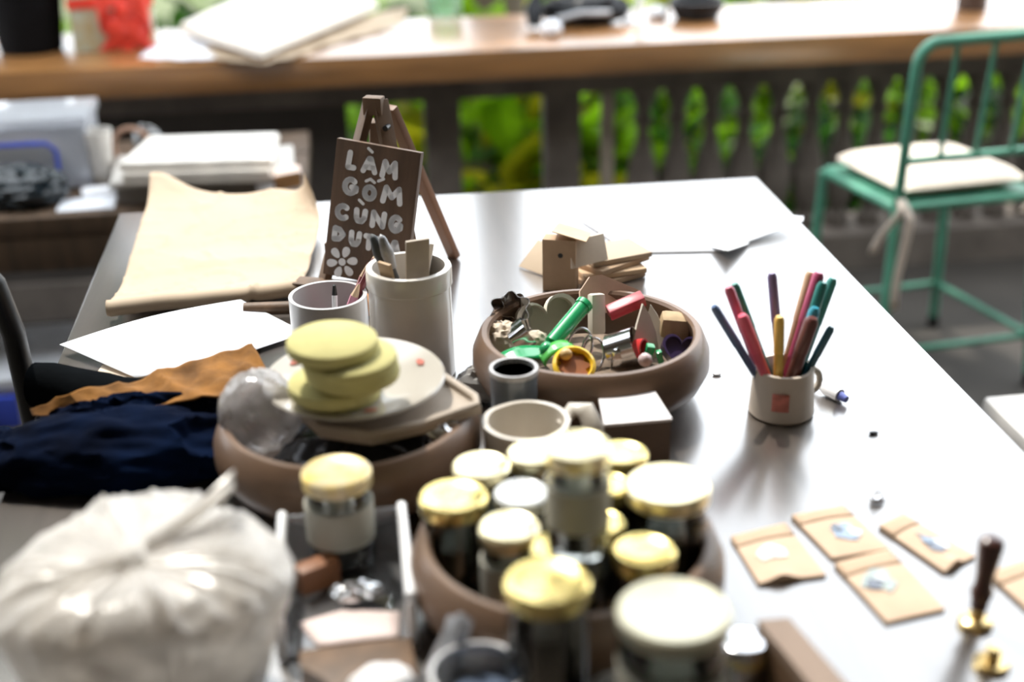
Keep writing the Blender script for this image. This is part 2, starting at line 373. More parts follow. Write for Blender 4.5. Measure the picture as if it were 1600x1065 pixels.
# black bundle, pale ball, dish, cups on the rail
blk = mat('black_gear', (.008, .009, .012), .4, var=.4, scale=20, spec=.3)
p = rz(905, 44)
t = thing('equipment_bundle', 'black bundle of straps and gear lying on the rail', 'bag', p, -.1)
MB().blob((.02, .05, .038), (.115, .06, .04), 36, 18, .28, 3.2, 2, flat=-.037, ridge=True).build('bag', blk, t)
MB().tube([(-.115, -.015, .012), (-.12, 0, .05), (-.105, .03, .085), (-.05, .05, .1)], [.02, .022, .018, .012], 10).build('strap', blk, t)
MB().tube([(-.06, -.03, .03), (.0, -.03, .045), (.08, -.01, .04)], .007, 8).build('buckle_bar', mat('grey_plastic', (.5, .52, .55), .25, coat=.5), t)
tag(MB().blob((0, 0, .022), (.026, .024, .022), 20, 14, .15, 2, 1).build('crumpled_tissue', white_paper, loc=rz(862, 58)), 'small white crumpled ball of tissue beside the black bundle', 'tissue')
t = thing('white_stick_holder', 'white angled stand beside the black dish on the rail', 'stand', rz(992, 38))
MB().tube([(0, -.01, .004), (.02, .0, .10), (.03, .01, .16)], .009, 10).build('stick', white_paint, t)
MB().lathe([(0, 0), (.034, 0), (.03, .012), (0, .016)], 20).build('base', white_paint, t)
tag(MB().lathe([(0, 0), (.055, 0), (.072, .03), (.074, .05), (.066, .05), (.062, .03), (0, .012)], 32).build('black_dish', blk, loc=rz(1088, 28)), 'low black round dish on the rail', 'dish')
tag(MB().blob((0, 0, .014), (.03, .022, .016), 18, 12, .2, 2, 4).build('white_stone', white_paint, loc=rz(1027, 28)), 'white rounded lump beside the black dish', 'stone')
t = thing('dark_canister', 'dark brown canister on the rail above the green chair', 'canister', rz(1518, 14))
MB().lathe([(0, 0), (.04, 0), (.042, .004), (.042, .11), (0, .11)], 24).build('body', mat('brown_tin', (.09, .06, .05), .4), t)
MB().lathe([(0, .11), (.045, .11), (.045, .13), (0, .132)], 24).build('lid', chrome, t)

# ------------------------------------------------------------------ bench on the left with its things
BZ = .55
bn = thing('bench', 'long brown wooden bench behind the left end of the table', 'bench', (-.90, 2.88, 0))
for j in range(3): MB().box((0, -.18+j*.18, BZ-.02), (1.62, .174, .04), bev=.004).build('plank', old_wood, bn)
MB().box((0, -.25, BZ-.075), (1.56, .03, .07), bev=.003).build('apron', old_wood, bn)
for sx in (-.74, .74):
    for sy in (-.22, .22): MB().box((sx, sy, .255), (.06, .06, .51), bev=.004).build('leg', old_wood, bn)
def bz(px, py, dz=0): return at(px, py, BZ+dz)
# clear storage box
p = bz(50, 300)
t = thing('storage_box', 'clear plastic storage box with a blue clip frame on the bench', 'storage box', (p.x, p.y+.08, BZ))
acr = glassy('cloudy_plastic', (.9, .92, .95), .10, .12, .42, (.86, .87, .9))
MB().box((0, -.075, .07), (.24, .003, .12)).box((0, .075, .07), (.24, .003, .12)).box((-.12, 0, .07), (.003, .15, .12)).box((.12, 0, .07), (.003, .15, .12)).box((0, 0, .006), (.24, .15, .004)).build('tub', acr, t)
MB().box((0, 0, .14), (.256, .166, .022), bev=.006).build('lid', acr, t)
MB().tube([(-.075, -.082, .02), (-.075, -.084, .085), (-.06, -.084, .1), (.045, -.084, .1), (.06, -.084, .085), (.06, -.082, .03)], .005, 8).build('blue_clip', mat('blue_plastic', (.05, .09, .55), .3), t)
MB().blob((-.02, 0, .055), (.09, .055, .045), 20, 12, .2, 3, 6).build('contents', clay, t)
tag(MB().blob((0, 0, .032), (.085, .06, .045), 40, 22, .3, 3.4, 9, flat=-.031, ridge=True).build('black_plastic_bag', mat('black_bag', (.012, .02, .026), .28, coat=.4), loc=bz(38, 318)+Vector((-.0, -.0, 0))), 'crumpled black plastic bag in front of the clear storage box', 'bag')
t = thing('funnel_cup', 'tall white tapered cup on the bench beside the storage box', 'cup', bz(162, 288))
MB().lathe([(0, 0), (.018, 0), (.02, .004), (.031, .115), (.028, .115), (.017, .008), (0, .008)], 24).build('cup', mat('frosted_white', (.78, .74, .68), .4), t)
t = thing('tape_roll', 'brown ring of tape standing behind the tapered cup', 'tape', bz(205, 268)+Vector((0, .05, 0)))
MB().tube([(.038*math.cos(a*PI/12), 0, .042+.038*math.sin(a*PI/12)) for a in range(24)], .006, 8, closed=True).build('ring', mat('brown_tape', (.42, .25, .17), .5), t)
slab('white_bar', 'small white bar lying in front of the tapered cup', 'bar', [(126, 292), (188, 286), (190, 296), (128, 304)], BZ+.012, .012, white_paint)
slab('sunlit_sheet', 'sunlit white sheet at the front edge of the bench', 'paper', [(95, 312), (182, 305), (178, 324), (88, 330)], BZ+.003, .003, white_paper, bev=0)
# trays
t = thing('low_crate', 'grey low crate under the white trays on the bench', 'crate', bz(318, 312)+Vector((0, .09, 0)), .04)
MB().box((0, 0, .018), (.34, .18, .036), bev=.004).build('body', mat('grey_crate', (.30, .28, .26), .6), t)
MB().box((0, 0, .042), (.36, .2, .012), bev=.003).build('rim', mat('pale_crate', (.55, .52, .48), .5), t)
CZ = BZ+.048
slab('cream_tray', 'lower cream tray of the stack on the bench', 'tray', [(190, 272), (230, 232), (432, 225), (420, 265)], CZ+.028, .026, mat('cream_tray', (.80, .74, .66), .5))
slab('white_tray', 'top white board of the tray stack on the bench', 'tray', [(184, 256), (232, 212), (436, 206), (425, 248)], CZ+.045, .016, mat('white_board', (.88, .83, .76), .5), bev=.004)
tag(MB().tube([at(400, 297, BZ+.0135), at(464, 292, BZ+.0135)], .013, 14).build('paper_tube', white_paint, recenter=True), 'short white paper tube on the crate end behind the kraft sheet', 'tube')
slab('brown_block', 'flat brown wooden block behind the white paper tube', 'block', [(425, 262), (468, 256), (470, 268), (428, 276)], CZ+.03, .03, rail_wood)
tag(MB().blob((0, 0, .03), (.03, .025, .032), 18, 12, .3, 3, 2).build('glass_lump', glassy('grey_glass', (.5, .52, .5), .15, .1, .2, (.3, .3, .3)), loc=bz(222, 262)+Vector((0, .12, 0))), 'grey glass object in the shade behind the trays', 'glass')
# under the bench
t = thing('floor_storage_tub', 'translucent storage tub with blue clip on the floor under the bench', 'storage box', (-.74, 2.72, 0))
MB().box((0, 0, .10), (.36, .26, .20), bev=.02).build('tub', glassy('cloudy_tub', (.8, .82, .85), .08, .15, .75, (.75, .75, .78)), t)
MB().box((0, 0, .215), (.38, .28, .03), bev=.008).build('lid', mat('tub_lid', (.70, .72, .76), .3, coat=.4), t)
MB().box((.0, -.145, .16), (.09, .012, .07), bev=.004).build('blue_clip', mat('blue_plastic', (.05, .09, .55), .3), t)
MB().box((0, 0, .09), (.30, .20, .13), bev=.02).build('contents', mat('tan_contents', (.55, .40, .28), .8), t)
tag(MB().blob((0, 0, .06), (.12, .09, .06), 28, 16, .2, 3, 3, flat=-.058).build('blue_sack', mat('navy_sack', (.02, .08, .20), .7), loc=(-.62, 2.95, .0)), 'folded blue sack on the floor under the bench', 'bag')
t = thing('red_shoe', 'red shoe with a white toe on the floor behind the table corner', 'shoe', (-.555, 2.62, 0), .4)
MB().blob((0, 0, .045), (.045, .11, .05), 24, 16, .05, 2, 1, flat=-.03).build('upper', mat('red_canvas', (.45, .03, .04), .7), t)
MB().box((0, 0, .011), (.085, .22, .02), bev=.009).build('sole', mat('dark_rubber', (.03, .03, .03), .8), t)
MB().blob((-.01, -.085, .045), (.035, .035, .03), 16, 10, 0, 1).build('toe_cap', white_paint, t)

# ------------------------------------------------------------------ chairs
ch = thing('metal_chair', 'green metal spindle chair with a tied pale cushion beyond the table', 'chair', (1.29, 2.82, 0))
o_ = Vector((1.29, 2.82, 0)); SZ = .445
NL, FL, FR, NR = Vector((1.145, 2.66, 0)), Vector((1.085, 2.95, 0)), Vector((1.405, 2.99, 0)), Vector((1.475, 2.70, 0))
def Z(v, z): return v+Vector((0, 0, z))-o_
top_l = at(1438, 66, .815)-o_; top_r = top_l+(NR-NL)*1.02
def lp(a, b, t): return a.lerp(b, t)
foot = {'NL': NL+Vector((-.02, -.03, 0)), 'FL': FL+Vector((-.01, .03, 0)), 'FR': FR+Vector((.02, .03, 0)), 'NR': NR+Vector((.03, -.03, 0))}
up_l = Z(NL, SZ); up_r = Z(NR, SZ)
dx = (top_r-top_l).normalized(); dl = (top_l-up_l).normalized()
arch = [up_l, lp(up_l, top_l, .5), top_l-dl*.05]
for k in range(1, 6):
    a = k/6*PI/2; arch.append(top_l-dl*.05*(1-math.sin(a))+dx*.05*(1-math.cos(a)))
arch2 = []
for k in range(6):
    a = k/6*PI/2; arch2.append(top_r-dx*.05*(1-math.sin(a))-dl*.05*(1-math.cos(a)))
arch += arch2+[top_r-dl*.05, lp(up_r, top_r, .5), up_r]
MB().tube(arch, .0115, 12).build('back_frame', green_metal, ch)
bl, br = lp(up_l, top_l, .30), lp(up_r, top_r, .30)
MB().tube([bl, br], .009, 10).build('lower_bar', green_metal, ch)
for k in range(1, 4):
    s = k/4; MB().tube([lp(bl, br, s), lp(top_l, top_r, s)], .006, 8).build('spindle', green_metal, ch)
for nm, c in (('NL', NL), ('FL', FL), ('FR', FR), ('NR', NR)):
    MB().tube([foot[nm]-o_, Z(c, SZ)], .0115, 10).build('leg', green_metal, ch)
    MB().tube([foot[nm]-o_, foot[nm]-o_+Vector((0, 0, .03))], .014, 10).build('foot_cap', black_metal, ch)
seat_loop = [Z(NL, SZ), Z(FL, SZ), Z(FR, SZ), Z(NR, SZ)]
MB().tube([p for a, b in zip(seat_loop, seat_loop[1:]+seat_loop[:1]) for p in (lp(a, b, .02), lp(a, b, .98))], .010, 8, closed=True).build('seat_rail', green_metal, ch)
def legpt(nm, c, z): return lp(foot[nm]-o_, Z(c, SZ), z/SZ)
for (a, ca), (b, cb) in ((('NL', NL), ('FL', FL)), (('FL', FL), ('FR', FR)), (('NR', NR), ('FR', FR)), (('NL', NL), ('NR', NR))):
    MB().tube([legpt(a, ca, .12), legpt(b, cb, .12)], .008, 8).build('stretcher', green_metal, ch)
MB().prism([((v-o_).x*1.0, (v-o_).y*1.0) for v in (NL, FL, FR, NR)], SZ+.004, SZ+.012).build('seat', green_metal, ch)
cu = thing('seat_cushion', 'pale tied seat cushion on the green metal chair', 'cushion', (1.29, 2.82, SZ+.0125))
cc = [(v-o_)*.93 for v in (NL, FL, FR, NR)]
def cushf(sgn):
    def fn(u, v):
        a = cc[0].lerp(cc[1], v); b = cc[3].lerp(cc[2], v); q = a.lerp(b, u)
        e = (1-(2*u-1)**8)*(1-(2*v-1)**8)
        return Vector((q.x, q.y, .024+sgn*.024*e))
    return fn
MB().sheet(cushf(1), 18, 18).sheet(cushf(-1), 18, 18).build('pad', cushion_m, cu)
for base, dirs in ((NL-o_, ((-.05, -.02, -.11), (.005, -.03, -.24))), (NR-o_, ((.03, -.03, -.2), (-.04, -.03, -.05)))):
    for d in dirs:
        q0 = Vector((base.x*1.0, base.y*1.0-.016, .015)); d = Vector(d)
        MB().sheet(lambda u, v, q0=q0, d=d: q0+Vector((d.x*u+.01*math.sin(u*5), d.y*min(1, u*4), d.z*u*u*.6+d.z*u*.4))+Vector(((v-.5)*.018, 0, 0)), 12, 2).build('tie', cushion_m, cu, solid=.002)
# black chair left
bc = thing('black_chair', 'black metal chair standing at the left end of the table', 'chair', (-.578, 1.48, 0))
bx0, bx1 = .215, -.2
MB().tube([(bx0-.0, -.04, 0), (bx0, -.05, .45), (bx0-.004, -.085, .82), (bx0-.012, -.095, .88), (bx0-.04, -.10, .93), (0, -.105, .955), (bx1+.05, -.10, .93), (bx1+.015, -.095, .88), (bx1, -.085, .82), (bx1, -.05, .45), (bx1, -.04, 0)], .0125, 12).build('back_frame', black_metal, bc)
MB().box((.0, .17, .45), (.40, .40, .03), bev=.012).build('seat', mat('black_vinyl', (.02, .02, .022), .5), bc)
for sx in (bx0, bx1): MB().tube([(sx, .36, 0), (sx, .34, .44)], .0115, 10).build('leg', black_metal, bc)
MB().tube([(bx0-.01, -.075, .66), (0, -.085, .66), (bx1+.01, -.075, .66)], .008, 8).build('back_bar', black_metal, bc)
# pale stool at right
st = thing('stool', 'pale square stool by the right edge of the table', 'stool', (1.14, 1.575, 0))
MB().box((0, 0, .435), (.42, .40, .04), bev=.01).build('seat', mat('pale_seat', (.52, .50, .48), .5), st)
for sx in (-1, 1):
    for sy in (-1, 1): MB().box((sx*.18, sy*.17, .2075), (.035, .035, .415), bev=.004).build('leg', rail_wood, st)
tag(MB().box((0, 0, .012), (.05, .03, .024), bev=.006).build('red_pouch', mat('red_felt', (.6, .02, .08), .7), loc=(1.03, 1.75, .4555)), 'tiny red pouch on the pale stool', 'pouch')

# ------------------------------------------------------------------ table
TX0, TX1, TY0, TY1 = -.345, .627, .42, 2.0
tb = thing('work_table', 'long dark glossy wooden work table covered with craft things', 'table', ((TX0+TX1)/2, (TY0+TY1)/2, 0))
MB().box((0, 0, T-.016), (TX1-TX0, TY1-TY0, .032), bev=.003).build('tabletop', wood_dark, tb)
hx, hy = (TX1-TX0)/2, (TY1-TY0)/2
for sy in (-1, 1): MB().box((0, sy*(hy-.06), T-.07), (2*hx-.12, .025, .075)).build('apron', old_wood, tb)
for sx in (-1, 1):
    MB().box((sx*(hx-.06), 0, T-.07), (.025, 2*hy-.12, .075)).build('apron', old_wood, tb)
    for sy in (-1, 1): MB().box((sx*(hx-.06), sy*(hy-.06), (T-.033)/2), (.055, .055, T-.033), bev=.004).build('leg', old_wood, tb)

# ------------------------------------------------------------------ sheets on the table
def tz(px, py, dz=0): return at(px, py, T+dz)
# big kraft sheet with curled front edge and upturned far corner
ul, ur, ll, lr = tz(238, 300), tz(512, 318), tz(176, 500), tz(472, 466)
def kr(u, v):
    p = ul.lerp(ur, u).lerp(ll.lerp(lr, u), min(v/.86, 1)); z = .004
    q = noise.noise(Vector((p.x*9, p.y*9, 2)))+.6*noise.noise(Vector((p.x*22, p.y*18, 8)))
    q2 = abs(noise.noise(Vector((p.x*14+3, p.y*16, 5)))); q3 = abs(noise.noise(Vector((p.x*30, p.y*34, 9))))
    z += max(0, .0022*(q+.35)) + .0036*max(0, .05-q2)/.05 + .028*math.exp(-((u-.05)/.16)**2)*max(0, 1-v/.16)**2 + .014*math.exp(-((u-.75)/.15)**2)*max(0, 1-v/.2)**2 + .004*max(0, 1-abs(v-.55)/.10)*(1 if u > .3 else u/.3)
    r = .010
    if v <= .86: z += r*2*max(0, (v-.6)/.26)**2
    else:
        a = (v-.86)/.14*PI*1.05; z += r*2-r*(1-math.cos(a)); p = p+Vector((-.004, -r*math.sin(a)*1.25, 0))
    k = max(0, u-.78)/.22*max(0, 1-v/.30)
    z += .06*k*k; p = p+Vector((-.03*k*k, -.05*k*k, 0))
    return Vector((p.x, p.y, T+max(z, .0015)))
tag(MB().sheet(kr, 60, 60).build('kraft_sheet', kraft_pale, recenter=True, solid=.0006), 'large creased kraft paper sheet with a curled front edge behind the white sheet', 'paper')
tag(patch([tz(160, 570, .001), tz(250, 575, .001)], [tz(137, 602, .001), tz(240, 604, .001)], 6, 4).build('beige_card', clay, solid=.0008, recenter=True), 'beige paper corner showing under the white sheet', 'paper')
tag(patch([tz(93, 538, .012), tz(235, 502, .014), tz(376, 468, .016)], [tz(212, 590, .004), tz(340, 566, .005), tz(478, 520, .005)], 20, 14, zf=lambda u, v: .006*math.sin(PI*u)*(1-v)).build('white_sheet', white_paper, solid=.0005, recenter=True), 'plain white paper sheet in front of the creased kraft sheet', 'paper')
# wide white papers on the far right of the table
tag(patch([tz(905, 342, .001), tz(1100, 330, .001), tz(1256, 338, .008)], [tz(985, 395, .001), tz(1130, 392, .001), tz(1255, 345, .008)], 16, 8).build('thin_paper', white_paper, solid=.0004, recenter=True), 'white paper sheet on the far right of the table reaching past the edge', 'paper')
tag(patch([tz(1085, 372, .001), tz(1130, 372, .003), tz(1172, 368, .001)], [tz(1110, 386, .002), tz(1138, 392, .012), tz(1170, 381, .002)], 10, 6).build('curled_slip', white_paper, solid=.0004, recenter=True), 'small curled white paper slip on the far right of the table', 'paper')

# ------------------------------------------------------------------ black roll, gold cloth, blue cloth
roll = thing('black_roll', 'black cloth roll under the gold cloth at the table left edge', 'roll', tz(60, 632))
a0 = Vector((0, 0, .024)); a1 = tz(330, 640, .024)-tz(60, 632)
MB().tube([a0.lerp(a1, k/10)+Vector((0, .004*math.sin(k), 0)) for k in range(11)], [.0235+.001*math.sin(k*2) for k in range(11)], 20).build('roll', mat('black_cloth', (.006, .007, .008), .9, bump=.2, bscale=150, spec=0), roll)
gold_cl = mat('gold_suede', (.22, .092, .014), .9, var=.4, scale=30, bump=.5, bscale=60)
up = [at(48, 640, T+.030), at(110, 616, T+.055), at(200, 596, T+.055), at(262, 578, T+.056), at(330, 562, T+.062), at(394, 540, T+.072)]
lo = [at(52, 650, T+.026), at(140, 656, T+.036), at(215, 650, T+.040), at(275, 628, T+.052), at(345, 622, T+.055), at(424, 585, T+.058)]
tag(patch(up, lo, 60, 22, .007, 26, 3, ridge=True).build('gold_cloth', gold_cl, solid=.002, recenter=True), 'crumpled golden brown suede scrap lying over the black roll', 'cloth')
blue = mat('navy_cloth', (.0015, .003, .010), .95, var=.5, scale=14, bump=.3, bscale=70, col2=(.002, .008, .030), spec=.05)
bcl = thing('blue_cloth', 'dark navy blue cloth heaped over the left table edge', 'cloth', tz(185, 735))
MB().blob((0.0, -.0, .018), (.125, .055, .042), 90, 44, .16, 2.0, 5, flat=-.0165, ridge=True).build('heap', blue, bcl)
e0 = tz(185, 735); 
MB().blob((-.115, .012, .012), (.055, .045, .030), 50, 28, .3, 2.4, 8, ridge=True, flat=-.011).build('fold', blue, bcl)
MB().blob((.02, .045, .02), (.10, .03, .035), 60, 32, .3, 2.6, 12, ridge=True, flat=-.018).build('fold', blue, bcl)
MB().sheet(lambda u, v: Vector((-.16-.03*v-.012*math.sin(u*9)*v, -.035+.07*u+.008*math.sin(v*6+u*8), .012+.012*math.sin(u*8)-.16*v*v)), 24, 16).build('hanging_fold', blue, bcl, solid=.003)

# ------------------------------------------------------------------ sign on easel
S0 = at(584, 463, T); S0.z = T+.001
ez = thing('table_easel', 'small dark wooden tabletop easel holding the lettered sign', 'easel', S0, math.radians(-22))
EH = .238
def bar(mb, a, b, wd, th):
    a, b = Vector(a), Vector(b); M = along(a, b); L_ = (b-a).length
    return mb.box((0, 0, L_/2), (wd, th, L_), bev=.001, M=M)
lean = .045
for sx in (-1, 1):
    bar(MB(), (sx*.066, -.012, .0), (sx*.006, lean, EH), .019, .010).build('front_leg', easel_wood, ez)
bar(MB(), (.058, .155, .0), (.014, lean+.014, EH-.012), .017, .010).build('rear_leg', mat('easel_wood_sunlit', (.20, .085, .035), .5, var=.3, scale=9), ez)  # orange of the sunlit leg is put into its wood colour
bar(MB(), (-.05, .155, .0), (-.006, lean+.016, EH-.03), .017, .010).build('rear_leg', easel_wood, ez)
MB().box((0, -.024, .018), (.185, .026, .011), bev=.001).build('ledge', easel_wood, ez)
MB().box((0, .012, .055), (.13, .008, .014), bev=.001).build('crossbar', easel_wood, ez)
MB().box((0, lean-.004, EH-.006), (.024, .016, .022), bev=.002).build('cap', easel_wood, ez)
MB().lathe([(0, 0), (.0035, 0), (.0035, .012), (0, .013)], 10, M=frame((.018, lean-.006, EH-.03), (PI/2, 0, 0))).build('bolt', black_metal, ez)
BW, BH, BT = .107, .168, .011
sgn_M = Matrix.Translation(S0) @ eul((0, 0, math.radians(-22))) @ frame((0, -.026, .0300), (math.radians(-10.5), 0, 0)) @ eul((0, math.radians(6.5), 0))
sg = thing('sign_board', 'brown wooden sign with white painted lettering and a flower', 'sign', (0, 0, 0)); sg.matrix_world = sgn_M
bd = MB().box((0, 0, BH/2), (BW, BT, BH), bev=.0008).build('board', sign_wood, sg)
def capsule(mb, a, b, wd, M):
    a, b = Vector(a), Vector(b); d = b-a
    if d.length < 1e-6: d = Vector((1e-5, 0))
    ang = math.atan2(d.y, d.x); pts = []
    for k in range(7): q = ang+PI/2+PI*k/6; pts.append((a.x+wd*math.cos(q), a.y+wd*math.sin(q)))
    for k in range(7): q = ang-PI/2+PI*k/6; pts.append((b.x+wd*math.cos(q), b.y+wd*math.sin(q)))
    mb.prism(pts, 0, .0007, M)
def arc(a0, a1, n=10, cx=.5, cy=.5, rx=.45, ry=.5): return [(cx+rx*math.cos(math.radians(a0+(a1-a0)*k/n)), cy+ry*math.sin(math.radians(a0+(a1-a0)*k/n))) for k in range(n+1)]
GL = {'L': [[(.25, 1), (.15, .05), (.8, .05)]], 'A': [[(0, 0), (.42, 1), (.58, 1), (1, 0)], [(.2, .33), (.8, .33)]],
      'M': [[(.02, 0), (.14, 1), (.5, .35), (.86, 1), (.98, 0)]], 'G': [arc(48, 330), [(.95, .22), (.95, .45), (.6, .45)]],
      'O': [arc(0, 360, 16)], 'C': [arc(50, 312)], 'U': [[(.05, 1), (.08, .35), (.28, .04), (.66, .04), (.9, .35), (.95, 1)]],
      'N': [[(.05, 0), (.07, 1), (.9, .03), (.95, 1)]], 'D': [[(.1, 0), (.1, 1), (.55, .93), (.9, .52), (.55, .06), (.1, 0)]], 'T': [[(0, 1), (1, 1)], [(.5, 1), (.5, 0)]]}
FM = frame((-BW/2, -BT/2, BH), (PI/2, 0, 0))     # local x right, y up, z out of the board
def letter(chh, u0, u1, v0, v1, wd=.0043, acc=None):
    mb = MB(); x0, x1, y0, y1 = u0*BW+wd*.8, u1*BW-wd*.8, -v1*BH+wd*.8, -v0*BH-wd*.8
    def q(p): return (x0+p[0]*(x1-x0), y0+p[1]*(y1-y0))
    for s in GL[chh]:
        for a, b in zip(s, s[1:]): capsule(mb, q(a), q(b), wd*.8, FM)
    mb.build('letter', white_paint, sg, smooth=False)
    if acc:
        mb = MB(); cx = (x0+x1)/2; yt = y1+wd*1.5
        for a, b in acc: capsule(mb, (cx+a[0]*BW, yt+a[1]*BW), (cx+b[0]*BW, yt+b[1]*BW), wd*.42, FM)
        mb.build('accent', white_paint, sg, smooth=False)
grave = [((-.035, .055), (.015, .02))]
letter('L', .12, .29, .065, .215); letter('A', .32, .52, .085, .215, .0041, grave); letter('M', .545, .77, .085, .225)
letter('G', .115, .33, .255, .395); letter('O', .36, .55, .285, .41, .0043, [((-.055, .0), (-.005, .03)), ((-.005, .03), (.045, .0)), ((.09, .025), (.15, .06))]); letter('M', .585, .86, .265, .405)
letter('C', .06, .27, .455, .585); letter('U', .29, .47, .465, .585, .0044, grave); letter('N', .49, .70, .46, .595); letter('G', .71, .90, .465, .605)
letter('D', .05, .24, .625, .745); letter('U', .26, .43, .635, .76); letter('T', .44, .59, .64, .765); letter('T', .59, .73, .645, .77); letter('A', .735, .91, .65, .785)
fc = (.22*BW, -.885*BH)
mb = MB(); mb.prism([(fc[0]+.0047*math.cos(k*PI/8), fc[1]+.0047*math.sin(k*PI/8)) for k in range(16)], 0, .0007, FM); mb.build('flower_centre', white_paint, sg, smooth=False)
for k in range(6):
    a = math.radians(75+k*60); ca, sa = math.cos(a), math.sin(a); mb = MB(); pts = []
    for j in range(14):
        b = 2*PI*j/14; x = .0133+.0070*math.cos(b); y = .0048*math.sin(b)*(1+.25*math.cos(b)); pts.append((fc[0]+x*ca-y*sa, fc[1]+x*sa+y*ca))
    mb.prism(pts, 0, .0007, FM); mb.build('petal', white_paint, sg, smooth=False)

# ------------------------------------------------------------------ pots with tools
def pot(mb, r0, r1, h, th, base=.006, lip=0, n=44, wob=0, bulge=0):
    pr = [(0, 0), (r0-.003, 0), (r0, .003)]
    for k in range(1, 8): s = k/8; pr.append((r0+(r1-r0)*s+bulge*math.sin(PI*s), h*s))
    if lip: pr += [(r1, h-.022), (r1+lip, h-.020), (r1+lip, h-.002)]
    pr += [(r1+lip*.6, h), (r1-th, h), (r1-th, h-.01)]
    for k in range(6, 0, -1): s = k/8; pr.append((r0+(r1-r0)*s-th+bulge*math.sin(PI*s), h*s))
    pr += [(r0-th-.002, base), (0, base)]
    return mb.lathe(pr, n, wob=wob)
tj = tz(647, 582)
t = thing('ceramic_jar', 'tall off-white ceramic jar of tools beside the sign', 'jar', tj)
pot(MB(), .046, .044, .126, .005, lip=.002).build('body', ceramic, t)
def tool(name, label, cat, base, tip, parts):
    """long tool with its own axis: parts are (name, function(mb, length), material)"""
    b, e = Vector(base), Vector(tip); o = thing(name, label, cat, b); L_ = (e-b).length; M = along(Vector(), e-b)
    for nm, fn, mt in parts: mb = MB(); fn(mb, L_, M); mb.build(nm, mt, o)
    return o
flat_wood = mat('pale_spatula_wood', (.42, .35, .28), .6, var=.12, scale=20)
def inpot(pot_loc, dx, dy, z): return Vector((pot_loc.x+dx, pot_loc.y+dy, pot_loc.z+z))
tool('clay_paddle', 'upright square-ended wooden paddle in the tall ceramic jar', 'tool', inpot(tj, .004, .004, .0065), inpot(tj, .010, -.020, .162), [('blade', lambda mb, L, M: mb.box((0, 0, L/2), (.026, .004, L), bev=.0012, M=M), flat_wood)])
tool('wide_scraper', 'pale slanted flat scraper at the right in the tall ceramic jar', 'tool', inpot(tj, .0, .014, .0065), inpot(tj, .026, .010, .142), [('blade', lambda mb, L, M: mb.prism([(-.018, 0), (.018, 0), (.022, L), (-.012, L+.008)], -.002, .002, M @ eul((PI/2, 0, 0)) ), mat('pale_scraper', (.60, .56, .52), .5))])
def brush(mb, L, M): mb.lathe([(0, 0), (.003, 0), (.0045, L*.5), (.0035, L*.75), (0, L*.75)], 12, M)
def brush_head(mb, L, M): mb.lathe([(0, L*.74), (.005, L*.75), (.0075, L*.86), (.004, L*.97), (0, L)], 12, M)
dkbr = mat('dark_bristle', (.05, .055, .06), .6); grybr = mat('grey_bristle', (.30, .31, .33), .35, var=.4, scale=60)
tool('paint_brush', 'dark brush leaning left out of the tall ceramic jar', 'brush', inpot(tj, .016, .0, .0068), inpot(tj, -.037, .0, .165), [('handle', brush, dkbr), ('bristles', brush_head, dkbr)])
tool('paint_brush', 'grey-tipped brush in front of the lettering in the tall ceramic jar', 'brush', inpot(tj, .014, .01, .0065), inpot(tj, -.028, -.006, .166), [('handle', brush, dkbr), ('bristles', brush_head, grybr)])
tool('wooden_scraper', 'short brown wooden scraper at the left in the tall ceramic jar', 'tool', inpot(tj, -.004, -.004, .0065), inpot(tj, -.026, -.024, .14), [('blade', lambda mb, L, M: mb.box((0, 0, L/2), (.018, .004, L), bev=.001, M=M), mat('tan_scraper', (.40, .27, .15), .6))])
gm_ = tz(520, 560)
t = thing('grey_mug', 'short pale grey pottery mug of pencils in front of the easel', 'mug', gm_)
pot(MB(), .043, .0435, .078, .0045).build('body', grey_cer, t)
def pencil(name, label, base, tip, col, r=.0036, tipcol=(.75, .6, .42)):
    pm = mat('pencil_%d_%d_%d' % tuple(int(c*99) for c in col), col, .4, var=.12, scale=20, coat=.2)
    return tool(name, label, 'pencil', base, tip, [('shaft', lambda mb, L, M: mb.lathe([(0, 0), (r, 0), (r, L-.018), (0, L-.018)], 6, M), pm),
        ('tip', lambda mb, L, M: mb.lathe([(0, L-.018), (r*.98, L-.018), (r*.25, L-.003), (0, L-.003)], 8, M), mat('pencil_wood', (.62, .45, .30), .6)),
        ('lead', lambda mb, L, M: mb.lathe([(0, L-.0035), (r*.25, L-.003), (0, L)], 8, M), pm)])
pencil('pencil', 'dark red pencil leaning right in the grey mug', inpot(gm_, -.004, .008, .0065), inpot(gm_, .064, .012, .128), (.16, .03, .04), .0042)
pencil('pencil', 'brownish red pencil leaning right in the grey mug beside the dark red one', inpot(gm_, .004, .012, .0065), inpot(gm_, .047, .02, .106), (.30, .09, .09), .004)
pencil('pencil', 'pink pencil leaning in the grey mug', inpot(gm_, .0, .0, .0065), inpot(gm_, .0365, .003, .09), (.62, .27, .36), .005)
tool('marker_pen', 'thin white pen with a black tip standing in the grey mug', 'pen', inpot(gm_, .004, -.01, .0065), inpot(gm_, .008, .004, .088), [('shaft', lambda mb, L, M: mb.lathe([(0, 0), (.0032, 0), (.0032, L-.012), (0, L-.012)], 10, M), white_paint), ('tip', lambda mb, L, M: mb.lathe([(0, L-.012), (.0032, L-.012), (.002, L-.001), (0, L)], 10, M), black_metal)])
